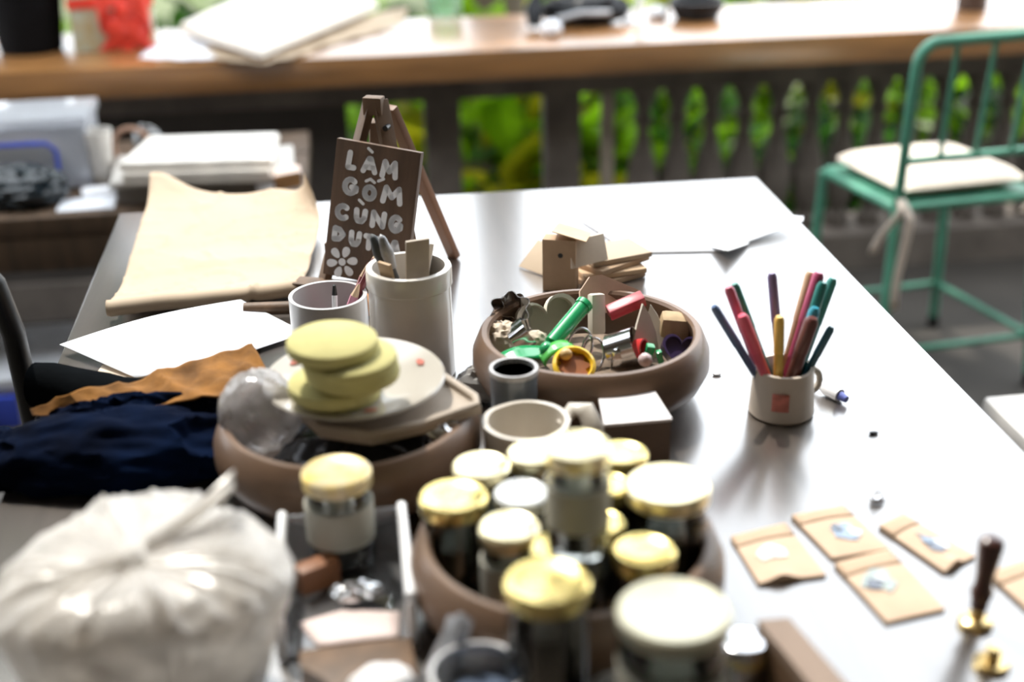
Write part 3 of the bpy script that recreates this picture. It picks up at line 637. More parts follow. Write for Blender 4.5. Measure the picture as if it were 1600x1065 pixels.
# bamboo stick wrapped in orange twine between the pots, wooden stick behind
tw = thing('twine_spool', 'orange twine wound on a wooden stick behind the pots', 'spool', tz(500, 500, .001)+Vector((0, .012, 0)))
e_ = tz(640, 494)-tz(500, 500); e_.z = 0
MB().tube([Vector((-.09, .008, .0125)), Vector((0, 0, .0125)), e_+Vector((0, 0, .0125))], .008, 12).build('stick', easel_wood, tw)
mb = MB()
for k in range(12): mb.tube([e_*(.42+.025*k)+Vector((0, .0125*math.cos(a*PI/6), .0125+.0125*math.sin(a*PI/6))) for a in range(12)], .0016, 6, closed=True)
mb.build('twine', mat('orange_twine', (.62, .24, .04), .7), tw)

# ------------------------------------------------------------------ wooden bowls
def bowl(label, c, R=.125, h=.072):
    t = thing('wooden_bowl', label, 'bowl', (c.x, c.y, T), 0, 'turned wooden bowls')
    k = R/.125
    pr = [(0, 0), (.088*k, 0), (.098*k, .003), (.116*k, .018), (.1245*k, .036), (.124*k, .052), (.117*k, h-.003), (.114*k, h), (.109*k, h), (.1065*k, h-.003),
          (.112*k, .05), (.113*k, .036), (.105*k, .02), (.088*k, .010), (0, .009)]
    MB().lathe(pr, 64).build('body', bowl_wood, t); return t
RZB = T+.072
c1 = at(923, 528, T+.062); c2 = at(541, 636, T+.074); c3 = at(885, 812, T+.083)
bowl('turned wooden bowl full of cutters and toys beside the pen cup', c1)
bowl('turned wooden bowl under the plate of yellow discs', c2)
bowl('turned wooden bowl full of gold-lidded jars', c3)

# bowl under the plate: dark lining, wrap ball, foil, paddle, plate, discs
tag(MB().blob((0, 0, .0), (.078, .078, .042), 44, 22, .16, 4, 3, ridge=True, flat=-.004).build('dark_plastic', mat('dark_foil_bag', (.03, .035, .042), .22, var=.4, scale=30, coat=.5), loc=(c2.x+.008, c2.y-.005, T+.0155)), 'dark glossy plastic bag lining the bowl under the plate', 'bag')
pw = at(407, 642, T+.078)
tag(MB().blob((0, 0, .0), (.038, .034, .040), 44, 26, .08, 2.2, 4, ridge=True).build('plastic_wrap_ball', glassy('cling_wrap', (.86, .86, .88), .10, .15, .40, (.62, .58, .56), tex=40), loc=pw), 'crumpled ball of clear plastic wrap at the left of the bowl', 'wrap')
tag(MB().blob((0, 0, .0), (.017, .013, .011), 24, 16, .5, 4, 2, ridge=True).build('foil_scrap', mat('foil', (.75, .76, .78), .15, metal=.9), loc=at(690, 672, T+.066)), 'shiny crumpled foil scrap inside the bowl below the wooden scoop', 'foil')
sc = thing('wooden_scoop', 'pale wooden scoop board lying across the bowl under the plate', 'scoop', (c2.x, c2.y, T+.0725))
pd = [at(x, y, T+.076) - Vector((c2.x, c2.y, T+.076)) for x, y in ((468, 648), (500, 678), (580, 690), (660, 672), (752, 640), (748, 628), (690, 590), (640, 580), (560, 590))]
MB().prism([(q.x, q.y) for q in pd], 0, .006).build('board', flat_wood, sc)
MB().tube([Vector((q.x*.97, q.y*.97, .0085)) for q in pd], .0045, 8, closed=True).build('rim', flat_wood, sc)
PC = at(555, 606, T+.088)
pl = thing('plate', 'white ceramic plate with small red marks holding yellow discs', 'plate', (PC.x, PC.y, T+.0862), 0, rot=(math.radians(1.5), 0, 0))
plate_m = mat('plate_glaze', (.46, .425, .375), .18, var=.05, scale=8, coat=.5)
MB().lathe([(0, 0), (.045, 0), (.048, .002), (.062, .006), (.083, .012), (.0845, .0135), (.083, .0155), (.062, .0105), (.046, .006), (0, .0055)], 64).build('dish', plate_m, pl)
redm = mat('red_glaze', (.42, .10, .06), .3, var=.2)
for a, r in ((2.5, .069), (.35, .067), (4.9, .068), (1.3, .07)):
    M = Matrix.Translation((r*math.cos(a), r*math.sin(a), .0128)) @ eul((0, 0, a)) @ eul((0, -.15, 0))
    MB().prism([(.004, 0), (.001, .007), (-.003, .004), (-.004, -.003), (0, -.007)], 0, .0006, M).build('painted_mark', redm, pl)
yel = mat('yellow_sponge', (.49, .45, .19), .9, var=.06, scale=60, bump=.12, bscale=250)
zz = T+.0935
for k, (px, py, lab, tx, ty, r) in enumerate(((527, 618, 'lowest pale yellow round disc of the stack on the plate', 0, 0, .041), (522, 612, 'second pale yellow round disc from the plate in the stack', .02, .01, .041), (552, 590, 'middle pale yellow round disc jutting right in the stack', -.03, .03, .042),
        (548, 574, 'fourth pale yellow round disc from the plate in the stack', .02, -.04, .042), (520, 548, 'topmost pale yellow round disc of the stack', .06, .03, .0405))):
    q = at(px, py, zz); h = .0135
    o = MB().lathe([(0, 0), (r-.004, 0), (r-.001, .002), (r, h/2), (r-.001, h-.002), (r-.004, h), (0, h+.0005)], 48).build('yellow_disc', yel, loc=(q.x, q.y, zz), rot=(tx*.4, ty*.4, 0))
    tag(o, lab, 'disc', 'yellow discs on the plate'); zz += h+.0009
# ------------------------------------------------------------------ cups between the bowls
g = at(804, 578, T+.085); t = thing('grey_cup', 'small dark grey glazed cup between the two bowls', 'cup', (g.x, g.y+.006, T))
pot(MB(), .022, .0235, .085, .003).build('body', mat('slate_glaze', (.13, .15, .17), .25, coat=.5), t)
MB().lathe([(.0236, .080), (.0245, .0825), (.0236, .0855), (.0205, .0852), (.0205, .08)], 40).build('rim', grey_cer, t)
wm = at(820, 648, T+.066); t = thing('white_mug', 'cream handmade mug with an uneven rim in front of the grey cup', 'mug', (wm.x, wm.y-.010, T))
pot(MB(), .037, .041, .066, .005, wob=.05).build('body', cream_cer, t)
hd = [Vector(p) for p in ((.034, .012, .052), (.046, .018, .064), (.058, .014, .064), (.064, .004, .050), (.062, -.004, .032), (.052, -.008, .018), (.036, -.006, .014))]
MB().tube(hd, [.007, .009, .010, .010, .0095, .008, .007], 12, flat=.55).build('handle', cream_cer, t)
bxp = [at(x, y, T+.052) for x, y in ((934, 618), (1022, 610), (1050, 655), (944, 664))]; bc_ = sum(bxp, Vector())/4
t = thing('small_box', 'small dark brown box with a white card on top in front of the cutter bowl', 'box', (bc_.x, bc_.y, T))
MB().prism([((q-bc_).x*.97, (q-bc_).y*.97) for q in bxp], 0, .050).build('body', mat('brown_box', (.13, .085, .06), .6), t)
MB().prism([((q-bc_).x, (q-bc_).y) for q in bxp], .0502, .053).build('card', mat('white_card', (.84, .80, .80), .5, var=.04, scale=40), t)
tag(MB().blob((0, 0, .02), (.03, .018, .02), 26, 16, .35, 4, 6, ridge=True, flat=-.019).build('grey_rag', mat('grey_rag', (.32, .31, .30), .9), loc=tz(772, 628)+Vector((-.008, .005, 0))), 'grey crumpled rag at the foot of the grey cup', 'rag')

# ------------------------------------------------------------------ toys and cutters in the bowl
BF = T+.0105
def bz1(px, py, z): return at(px, py, T+z)
def heart(s, n=40):
    pts = []
    for k in range(n):
        a = 2*PI*k/n; pts.append((s*.0625*16*math.sin(a)**3*.95, s*.0625*(13*math.cos(a)-5*math.cos(2*a)-2*math.cos(3*a)-math.cos(4*a))))
    return pts
def cutter(name, label, outline, h, loc, rot, mt, th=.0008):
    inner = [(x*(1-th/max(.004, math.hypot(x, y))), y*(1-th/max(.004, math.hypot(x, y)))) for x, y in outline]
    return tag(MB().ring(outline, inner, 0, h).build(name, mt, loc=loc, rot=rot, sharp=.9), label, 'cutter')
def wavy(r, amp, k, n=60): return [((r+amp*math.cos(k*2*PI*i/n))*math.cos(2*PI*i/n), (r+amp*math.cos(k*2*PI*i/n))*math.sin(2*PI*i/n)) for i in range(n)]
cutter('cookie_cutter', 'wavy steel cookie cutter at the far left of the bowl', wavy(.021, .003, 6), .022, bz1(801, 500, .060), (.5, -.35, .2), chrome)
cutter('cookie_cutter', 'round steel cookie cutter tilted over the crumpled clay', wavy(.018, .0012, 5), .020, bz1(806, 535, .048), (.25, .9, .3), chrome)
cutter('cookie_cutter', 'large round shiny steel cutter in the middle of the bowl', circ(.0205, 40), .030, bz1(955, 552, .042), (1.15, .25, 1.1), chrome)
cutter('cookie_cutter', 'flower-shaped steel cutter behind the crumpled clay', wavy(.016, .003, 5), .018, bz1(800, 492, .058), (.7, .2, 0), chrome)
tag(MB().blob((0, 0, 0), (.027, .02, .022), 36, 20, .3, 3, 7, ridge=True).build('clay_scrap', clay, loc=bz1(785, 535, .045)), 'crumpled pale clay scrap at the left of the bowl', 'clay')
tag(MB().blob((0, 0, 0), (.013, .010, .011), 24, 14, .2, 3, 9).build('clay_scrap', clay, loc=bz1(838, 532, .052)), 'small pale clay lump beside the green tube', 'clay')
# heart tray standing up
hp = heart(.037); ht = thing('heart_tray', 'pale clay heart-shaped tray standing at the back left of the bowl', 'tray', bz1(856, 505, .05), rot=(math.radians(62), math.radians(-10), math.radians(12)))
beige = mat('beige_clay', (.46, .42, .35), .6, var=.08, scale=20)
MB().ring(hp, [(x*.87, y*.87) for x, y in hp], -.004, .012).build('rim', mat('beige_rim', (.62, .57, .48), .6), ht)
MB().prism([(x*.9, y*.9) for x, y in hp], -.004, .001).build('plate', beige, ht)
# green extruder
gt = mat('green_plastic', (.02, .34, .12), .22, var=.1, coat=.6); gt2 = mat('bright_green_plastic', (.10, .52, .10), .25, coat=.5)
a, b = bz1(851, 549, .055), bz1(914, 474, .084); ge = thing('clay_extruder', 'shiny green clay extruder tube leaning across the bowl', 'tool', a); L_ = (b-a).length; M = along(Vector(), b-a)
MB().lathe([(0, .012), (.0085, .013), (.0085, L_-.006), (0, L_-.005)], 28, M).build('barrel', gt, ge)
MB().lathe([(0, L_-.006), (.0096, L_-.006), (.0096, L_), (.006, L_+.001), (0, L_+.001)], 28, M).build('cap', gt, ge)
MB().blob((0, 0, .004), (.008, .008, .0085), 20, 14, 0, 1, M=M).build('nozzle', gt, ge)
tag(MB().box((0, 0, 0), (.017, .012, .044), bev=.003).build('clay_block', mat('pale_block', (.68, .60, .50), .6), loc=bz1(932, 490, .066), rot=(-.25, .12, .3)), 'upright pale block right of the green tube', 'block')
tag(MB().prism([(-.034, -.018), (.034, -.02), (.036, .004), (-.008, .024), (-.022, .022), (-.034, .006)], -.003, .003).build('wooden_shape', mat('pink_wood', (.55, .40, .30), .6, var=.12, scale=30), loc=bz1(952, 462, .066), rot=(1.15, .05, .06)), 'broad pinkish wooden shape leaning at the back of the bowl', 'wood piece')
tag(MB().box((0, 0, 0), (.042, .014, .013), bev=.0015).build('red_box', mat('red_plastic', (.38, .015, .03), .3, coat=.5), loc=bz1(978, 477, .076), rot=(.3, -.32, .12)), 'red plastic block at the back of the bowl', 'block')
for (px, py, z, rot, s, lab) in ((1008, 525, .055, (1.25, .25, .15), 1.0, 'large pale curved clay blade right of the steel cutter'), (1022, 518, .052, (1.2, .05, -.3), .85, 'smaller pale pointed clay blade at the right of the bowl')):
    tag(MB().prism([(s*x, s*y) for x, y in ((-.014, -.030), (.018, -.030), (.017, -.012), (.011, .006), (.002, .022), (-.008, .034), (-.012, .01))], -.002, .002).build('pottery_rib', mat('pale_blade', (.62, .55, .46), .6), loc=bz1(px, py, z), rot=rot), lab, 'clay tool')
tag(MB().box((0, 0, 0), (.032, .022, .026), bev=.006).build('cork_block', mat('tan_cork', (.46, .33, .19), .8, var=.2, scale=50), loc=bz1(1054, 508, .058), rot=(.15, .1, -.15)), 'tan rounded block at the right of the bowl', 'block')
pur = mat('purple_plastic', (.055, .035, .10), .3, coat=.4)
pu = thing('heart_cutter', 'dark purple heart-shaped cutter at the right of the bowl', 'cutter', bz1(1062, 550, .048), rot=(math.radians(48), .15, -.2))
hp = heart(.021); MB().ring(hp, [(x*.85, y*.85) for x, y in hp], -.008, .010).build('wall', pur, pu); MB().prism([(x*.88, y*.88) for x, y in hp], .003, .006).build('top', pur, pu)
rr_ = thing('red_ring', 'red oval plastic ring near the front of the bowl', 'cutter', bz1(1001, 548, .047), rot=(1.2, .3, .5))
MB().ring(circ(.008, 24, .013), circ(.0062, 24, .0112), -.006, .006).build('band', mat('bright_red_plastic', (.70, .05, .05), .3, coat=.4), rr_)
tag(MB().box((0, 0, 0), (.009, .008, .022), bev=.0015).build('green_peg', gt, loc=bz1(1013, 552, .045), rot=(.2, .2, 0)), 'small green peg inside the red ring', 'peg')
tag(MB().box((0, 0, 0), (.006, .007, .016), bev=.0015).build('green_peg', gt, loc=bz1(1031, 558, .045), rot=(.1, -.2, 0)), 'small green peg beside the purple heart cutter', 'peg')
tag(MB().blob((0, 0, 0), (.0075, .007, .0075), 16, 12, .1, 2, 1).build('pink_bead', mat('pink_bead', (.55, .42, .42), .4), loc=bz1(1008, 562, .050)), 'pale pink bead at the front of the bowl', 'bead')
# yellow scalloped mould
ye = thing('flower_mould', 'yellow scalloped mould with a brown centre at the front of the bowl', 'mould', bz1(896, 574, .046), rot=(.62, 0, .05))
MB().lathe([(.0175, 0), (.022, .002), (.0225, .006), (.019, .009), (.017, .006), (.0175, 0)], 40).build('rim', mat('yellow_plastic', (.85, .55, .03), .3, coat=.4), ye)
MB().prism(wavy(.015, .0025, 8), 0, .003).build('centre', mat('rust_brown', (.30, .10, .03), .5), ye)
tag(MB().blob((0, 0, 0), (.007, .006, .006), 16, 10, .05, 2).build('tan_bead', mat('tan_bead', (.62, .42, .18), .4), loc=bz1(884, 553, .059)), 'tan bead behind the yellow mould', 'bead')
tag(MB().sheet(lambda u, v: Vector((.020*math.cos(PI*u), .004*v*4-.008, .017*math.sin(PI*u))), 20, 3).build('green_arch', gt2, loc=bz1(875, 560, .046), solid=.002, rot=(.2, 0, .25)), 'bright green arched band behind the yellow mould', 'band')
tag(MB().sheet(lambda u, v: Vector(((u-.5)*.046, (v-.5)*.022, .004*math.sin(u*4))), 10, 4).build('green_spatula', gt, loc=bz1(818, 555, .050), solid=.002, rot=(.25, -.1, .2)), 'flat dark green blade at the front left of the bowl', 'blade')
# steel loop tool
lo_ = thing('steel_loop_tool', 'steel double-loop tool in front of the large steel cutter', 'tool', bz1(915, 548, .052), rot=(.9, .35, -.1))
for k, (x, y, rx, ry) in enumerate(((-.007, .002, .013, .021), (.008, -.004, .012, .020), (0, 0, .005, .016))):
    MB().tube([(x+rx*math.cos(q*PI/14), y+ry*math.sin(q*PI/14), .002*k) for q in range(28)], .0014, 8, closed=True).build('loop', chrome, lo_)
MB().tube([(.004, -.018, 0), (.010, -.034, -.006)], .003, 8).build('handle', black_metal, lo_)
tag(MB().box((0, 0, 0), (.024, .016, .020), bev=.002).build('brown_block', mat('dark_brown_block', (.16, .10, .06), .6), loc=bz1(980, 556, .036), rot=(.1, .3, .4)), 'dark brown block under the pale clay blades', 'block')
tag(MB().blob((0, 0, 0), (.009, .007, .014), 18, 12, .15, 3, 3).build('glass_bead', chrome, loc=bz1(966, 560, .044)), 'tiny shiny bead at the front of the bowl', 'bead')
# packing that the cutters lie on
tag(MB().lathe([(0, 0), (.080, 0), (.092, .012), (.082, .018), (0, .022)], 40, wob=.02).build('bowl_lining', mat('sawdust', (.20, .15, .11), .95, var=.4, scale=60, bump=.6), loc=(c1.x, c1.y, T+.0135)), 'brown scrap lining under the cutters in the bowl', 'lining')

# ------------------------------------------------------------------ kraft boxes and tags behind the cutter bowl
def slabz(name, label, cat, c, size, rot, mt): return tag(MB().box((0, 0, size[2]/2), size, bev=.0008).build(name, mt, loc=c, rot=rot), label, cat)
kb = mat('brown_card', (.42, .28, .17), .7, var=.08, scale=30)
bp = tz(876, 450); t = thing('kraft_box', 'small upright brown card box with a round hole behind the cutter bowl', 'box', bp, -.35)
MB().box((0, 0, .034), (.042, .022, .068), bev=.0006).build('body', kb, t)
MB().box((.012, .014, .0705), (.044, .052, .0012), rot=(-.12, .25, 0)).build('lid_flap', kraft, t)
MB().lathe([(0, 0), (.0032, 0), (.0032, .0004), (0, .0004)], 16, frame((.002, -.0111, .048), (PI/2, 0, 0))).build('hole', black_metal, t)
q = tz(945, 432)
for k, (dz, ro, mm, lab) in enumerate(((0, .1, kb, 'lowest flat brown card pouch of the fanned stack'), (.0075, -.15, kraft, 'second flat card pouch of the fanned stack'), (.015, .22, kb, 'third flat brown card pouch of the fanned stack'), (.0225, -.05, kraft_pale, 'topmost pale card pouch of the fanned stack behind the bowl'))):
    slabz('card_pouch', lab, 'pouch', q+Vector((.004*k, .006*k, dz+.0005)), (.085, .062, .0065), (0, 0, .35+ro), mm)['group'] = 'fanned card pouches'
slabz('wooden_slab', 'thick pale wooden slab leaning behind the brown card box', 'block', tz(925, 425, .031)+Vector((0, .028, 0)), (.055, .012, .034), (-.3, 0, .45), clay)
for k, lab in enumerate(('outer thin pale card leaning left of the brown box', 'middle thin pale card leaning left of the brown box', 'inner thin pale card leaning left of the brown box')):
    slabz('thin_card', lab, 'card', tz(838+k*10, 430, .001)+Vector((0, .01+.012*k, 0)), (.062, .0016, .045), (-.9-.1*k, 0, -.95), kraft_pale)

# ------------------------------------------------------------------ pen cup
pc = tz(1220, 643); t = thing('pen_cup', 'small cream pottery cup with a red square stamp full of coloured pens', 'cup', pc)
pot(MB(), .0335, .0305, .052, .004, wob=.02).build('body', mat('pen_cup_clay', (.62, .54, .46), .5, var=.08, scale=20, coat=.15), t)
hd = [Vector((.029+.012*math.sin(a*PI/8), .006, .031-.014*math.cos(a*PI/8))) for a in range(9)]
MB().tube(hd, .0035, 8).build('handle', cream_cer, t)
st_ = MB()
def stf(u, v):
    a = -PI/2-.62+.52*u; r = .0334-.0006*v; return Vector((r*math.cos(a), r*math.sin(a), .016+.019*v))
st_.sheet(stf, 6, 4).build('red_stamp', mat('red_stamp', (.62, .20, .16), .6, var=.2, scale=120), t, solid=.0006)
pens = [((1115, 478), (1204, 590), (.10, .16, .30), 'slate blue pen leaning far left in the pen cup', .0036, .0),
        ((1138, 448), (1200, 590), (.52, .10, .16), 'crimson pen at the left in the pen cup', .0042, .012),
        ((1147, 443), (1222, 585), (.03, .22, .17), 'dark teal pen behind the crimson pen in the pen cup', .004, .018),
        ((1159, 492), (1206, 600), (.72, .10, .16), 'bright red pen with a rounded end at the front left of the pen cup', .0048, -.010),
        ((1206, 426), (1238, 590), (.20, .15, .30), 'purple grey pen standing tall in the pen cup', .004, .016),
        ((1218, 494), (1200, 600), (.80, .52, .10), 'yellow pen at the front of the pen cup', .0042, -.014),
        ((1268, 424), (1224, 590), (.58, .38, .24), 'tan pen standing tall in the pen cup', .0048, .014),
        ((1280, 425), (1226, 590), (.45, .08, .17), 'wine red pen standing tall in the pen cup', .0050, .008),
        ((1286, 440), (1236, 592), (.02, .20, .18), 'dark green pen behind the turquoise pen in the pen cup', .0045, .002),
        ((1302, 434), (1254, 590), (.06, .30, .26), 'sea green pen leaning right in the pen cup', .0042, .010),
        ((1274, 480), (1226, 604), (.05, .33, .45), 'turquoise pen with a rounded end in the pen cup', .0046, -.006),
        ((1270, 496), (1214, 606), (.13, .04, .035), 'thick dark brown pen at the front of the pen cup', .0058, -.014),
        ((1300, 510), (1252, 598), (.05, .15, .20), 'navy teal pencil leaning low to the right in the pen cup', .0034, -.002)]
for k, (tp, bt, col, lab, r, dy) in enumerate(pens):
    r *= 1.15
    # the base sits inside the cup; the tip is found at the height where the pen crosses the photographed end
    bx = (bt[0]-1222)*mpp(pc)*.55; b = Vector((pc.x+max(-.02, min(.02, bx)), pc.y+max(-.017, min(.017, dy*.9)), T+.0075+.0006*k))
    yt = pc.y+dy*1.3; d = (tp[0]-800)*RT-(tp[1]-532.5)*UP+F*FW; e = CAM+d*(yt/d.y)
    pm = mat('pen_%d' % k, col, .35, var=.1, scale=20, coat=.3)
    o = tool('pen', lab, 'pen', b, e, [('barrel', lambda mb, L, M: mb.lathe([(0, 0), (r*.8, 0), (r, .006), (r, L*.62), (0, L*.62)], 14, M), pm),
        ('cap', lambda mb, L, M: mb.lathe([(0, L*.62), (r*1.1, L*.62), (r*1.08, L-.004), (r*.7, L), (0, L)], 14, M), mat('pen_cap_%d' % k, [min(1, c*1.15+.01) for c in col], .3, var=.08, coat=.3))])
    o['group'] = 'coloured pens in the pen cup'
# paint tube
tp_ = thing('paint_tube', 'small white paint tube with a blue tip lying right of the pen cup', 'tube', tz(1280, 612))
e = tz(1322, 632)-tz(1280, 612); e.z = 0
MB().tube([Vector((0, 0, .008)), e*.3+Vector((0, 0, .008)), e*.75+Vector((0, 0, .007))], [.0035, .0078, .007], 14).build('body', mat('tube_white', (.72, .72, .74), .35, coat=.3), tp_)
MB().tube([e*.76+Vector((0, 0, .007)), e+Vector((0, 0, .006))], [.005, .0035], 12).build('cap', mat('tube_blue', (.10, .13, .42), .4), tp_)
MB().tube([Vector((0, 0, .006)), -e*.25+Vector((0, .006, .008))], [.004, .006], 8, flat=.3).build('crimp', mat('tube_white', (.72, .72, .74), .35), tp_)
# tiny clip
cl = thing('metal_clip', 'tiny metal clip on the table above the kraft envelopes', 'clip', tz(1370, 785))
MB().tube([(-.006, 0, .0012), (0, 0, .012), (.007, 0, .0012)], .0010, 8).build('wire', chrome, cl); MB().box((0, 0, .0035), (.010, .006, .004)).build('jaw', chrome, cl)
for (x, y, lab) in ((1120, 586, 'tiny white paper scrap left of the pen cup'), (1365, 678, 'tiny dark crumb right of the pen cup')):
    tag(MB().blob((0, 0, .0015), (.005, .003, .0015), 10, 6, .2).build('paper_scrap', white_paper if x < 1200 else black_metal, loc=tz(x, y)), lab, 'scrap')

# ------------------------------------------------------------------ kraft envelopes
env_m = mat('envelope_kraft', (.58, .42, .295), .7, var=.06, scale=30, bump=.05)
env_f = mat('envelope_flap', (.50, .35, .235), .7, var=.08, scale=30, bump=.05)
foilb = [mat('sticker_pale', (.80, .78, .76), .3), mat('sticker_blue', (.20, .28, .40), .25, coat=.5), mat('sticker_ink', (.10, .12, .17), .3, coat=.5), mat('sticker_green', (.30, .36, .34), .3, coat=.5), mat('sticker_white', (.66, .70, .76), .25, coat=.5)]
def envelope(label, cs, cols, sc, pinch, zb=.0):
    P4 = [at(x, y, T+zb+.003) for x, y in cs]; c = sum(P4, Vector())/4; c.z = T+zb
    t = thing('kraft_envelope', label, 'envelope', c, 0, 'kraft envelopes on the right of the table')
    q = [p-c for p in P4]                       # TL TR BR BL
    def pt(u, v, z): a = q[0].lerp(q[1], u); b = q[3].lerp(q[2], u); w = a.lerp(b, v); return Vector((w.x, w.y, z))
    def topf(u, v): return pt(u, v, .0030+.0025*math.sin(PI*min(max(u, 0), 1))*math.sin(PI*v)**.6+(.006*math.exp(-((u-.35)/.18)**2)*v**8 if pinch else 0))
    mb = MB().sheet(topf, 12, 12).sheet(lambda u, v: pt(u, v, .0006), 12, 12)
    for k in range(12):
        for (f1, f2) in ((lambda s: (s, 0), 0), (lambda s: (s, 1), 0), (lambda s: (0, s), 0), (lambda s: (1, s), 0)):
            a, b = f1(k/12), f1((k+1)/12); mb.add([topf(*a), topf(*b), pt(*b, .0006), pt(*a, .0006)], [(0, 1, 2, 3)])
    mb.build('pouch', env_m, t)
    MB().sheet(lambda u, v: topf(u, v*.24)+Vector((0, 0, .0005)), 10, 4).build('flap', env_f, t, solid=.0004)
    cu_, cv_ = sc; rnd = random.Random(len(label))
    for k, (col, sz, du, dv) in enumerate(cols):
        pts = [(cu_+du+sz*.22*math.cos(a*PI/5)*rnd.uniform(.45, 1.35), cv_+dv+sz*.17*math.sin(a*PI/5)*rnd.uniform(.45, 1.35)) for a in range(10)]
        zz_ = .0009+.0004*k; vs = [topf(a, b)+Vector((0, 0, zz_)) for a, b in pts]
        MB().add(vs, [tuple(range(10))]).build('sticker', foilb[col], t, smooth=False, solid=.0005)
envelope('kraft envelope with a faint white sticker nearest the jars', [(1142, 838), (1227, 817), (1291, 897), (1186, 911)], [(0, 1, 0, 0), (4, .5, .05, .02)], (.45, .5), True)
envelope('kraft envelope with a blue sticker lying farthest back of the four', [(1237, 805), (1318, 790), (1389, 856), (1301, 871)], [(1, 1.15, -.02, 0), (4, .55, .08, .07), (2, .4, -.12, -.06)], (.6, .55), False)
envelope('kraft envelope with a dark leaf-like sticker behind the wax seal stamp', [(1374, 821), (1411, 803), (1524, 868), (1476, 892)], [(2, 1.25, -.02, 0), (4, .55, .1, .07), (1, .5, -.1, -.06)], (.55, .6), True)
envelope('kraft envelope with a grey green sticker in front of the others', [(1304, 880), (1389, 858), (1477, 950), (1386, 971)], [(3, 1.15, 0, 0), (2, .5, -.1, .05), (4, .4, .08, -.02)], (.36, .45), False)
envelope('kraft envelope running out of view behind the wax seal stamp', [(1544, 894), (1625, 868), (1722, 950), (1636, 978)], [(4, .6, 0, 0)], (.6, .5), False)

# ------------------------------------------------------------------ wax seal stamps, wooden box
ws = at(1524, 975, T); t = thing('wax_seal_stamp', 'wax seal stamp standing upright with a dark turned handle and brass base', 'stamp', ws, rot=(0, .05, 0))
MB().lathe([(0, 0), (.0135, 0), (.0135, .004), (.012, .0055), (.0055, .007), (.0055, .016), (0, .016)], 28).build('brass_head', brass, t)
MB().lathe([(0, .016), (.0065, .016), (.0068, .022), (.0088, .031), (.0068, .036), (.0070, .046), (.0086, .060), (.0098, .072), (.0094, .077), (.006, .080), (0, .0805)], 28).build('handle', mat('dark_handle', (.065, .022, .018), .3, coat=.5), t)
wb = at(1549, 1040, T); t = thing('brass_seal_head', 'loose brass seal head without a handle at the lower right corner', 'seal', wb)
MB().lathe([(0, 0), (.0135, 0), (.0135, .004), (.012, .0055), (.0, .006)], 28).build('disc', brass, t); MB().lathe([(0, .0055), (.0055, .0055), (.005, .018), (0, .018)], 20).build('socket', brass, t)
q = [at(x, y, T+.045) for x, y in ((1184, 970), (1232, 966))]
dirv = Vector((.12, -1, 0)).normalized()
t = thing('wooden_box', 'taupe wooden box in the near right corner beside the big jar', 'box', (q[0].x, q[0].y, T))
wdt = (q[1]-q[0]); wdt.z = 0; Lb = .16
poly = [Vector((0, 0, 0)), wdt*1.0, wdt*1.55+dirv*Lb, wdt*.4+dirv*Lb]
bxm = mat('taupe_wood', (.24, .17, .125), .65, var=.12, scale=10, stretch=(6, 1, 1))
MB().prism([(v.x, v.y) for v in poly], 0, .036).build('body', mat('brown_side', (.15, .085, .045), .65, var=.15), t)
MB().prism([(v.x*1.01, v.y*1.01) for v in poly], .0365, .046).build('lid', bxm, t)

# ------------------------------------------------------------------ jars
conts = {'olive': mat('olive_glaze', (.055, .065, .030), .5), 'green': mat('dark_green_glaze', (.018, .035, .022), .45), 'dark': mat('dark_glaze', (.020, .017, .013), .5), 'brown': mat('brown_glaze', (.055, .030, .016), .5), 'grey': mat('grey_slip', (.25, .24, .21), .6), 'pale': mat('pale_slip', (.42, .42, .36), .6)}
paper_lab = mat('jar_label', (.40, .39, .33), .6, var=.1, scale=20)
def jar(label, px, py, wpx, h, lidm, cont, z0=None, label_band=False, fill=.8, glassm=glass, dish=True, push=(0, 0)):
    z0 = T+.0095 if z0 is None else z0
    c = at(px, py, z0+h); r = wpx*mpp(c)/2; c = Vector((c.x+push[0], c.y+push[1], z0))
    t = thing('glaze_jar', label, 'jar', c, 0, 'glaze jars'); lh = .013; rb = r*.97
    pr = [(0, 0), (rb-.005, 0), (rb-.001, .003), (rb, .010), (rb, h-.032), (rb-.002, h-.024), (r*.90, h-.018), (r*.90, h-.003), (r*.90-.002, h-.003), (r*.90-.002, h-.018), (rb-.004, h-.026), (rb-.003, h-.034), (rb-.003, .008), (rb-.008, .004), (0, .004)]
    MB().lathe(pr, 36).build('glass', glassm, t)
    hc = .005+(h-.035)*fill
    MB().lathe([(0, .0045), (rb-.009, .0048), (rb-.0037, .009), (rb-.0037, hc), (0, hc+.0005)], 32).build('contents', conts[cont], t)
    ld = [(r*.91, h-lh), (r-.0005, h-lh), (r, h-lh+.001), (r, h-.002), (r-.002, h), (r*.82, h-.0002)]
    ld += [(r*.74, h-.0016), (r*.2, h-.0014), (0, h-.001)] if dish else [(0, h+.001)]
    ld += [(0, h-.0035), (r*.91, h-.0035)]
    lo2 = MB().lathe([(0, h-.0035)]+[(r*.905, h-.0035), (r*.905, h-lh)]+ld[1:-2], 44).build('lid', lidm, t)
    if label_band:
        MB().lathe([(rb+.0002, h*.30), (rb+.0006, h*.30), (rb+.0006, h*.68), (rb+.0002, h*.68)], 36).build('paper_label', paper_lab, t)
    return t
H1 = .088
jar('gold-lidded jar of dark green glaze at the left of the jar bowl', 712, 770, 108, H1, gold_lid, 'green', push=(-.002, -.002))
jar('pale gold-lidded jar at the back left of the jar bowl', 758, 726, 92, H1, gold_pale, 'olive', push=(-.003, .002))
jar('gold-lidded jar half hidden behind the tall clear jar', 832, 708, 88, H1, gold_pale, 'dark', push=(.002, .003))
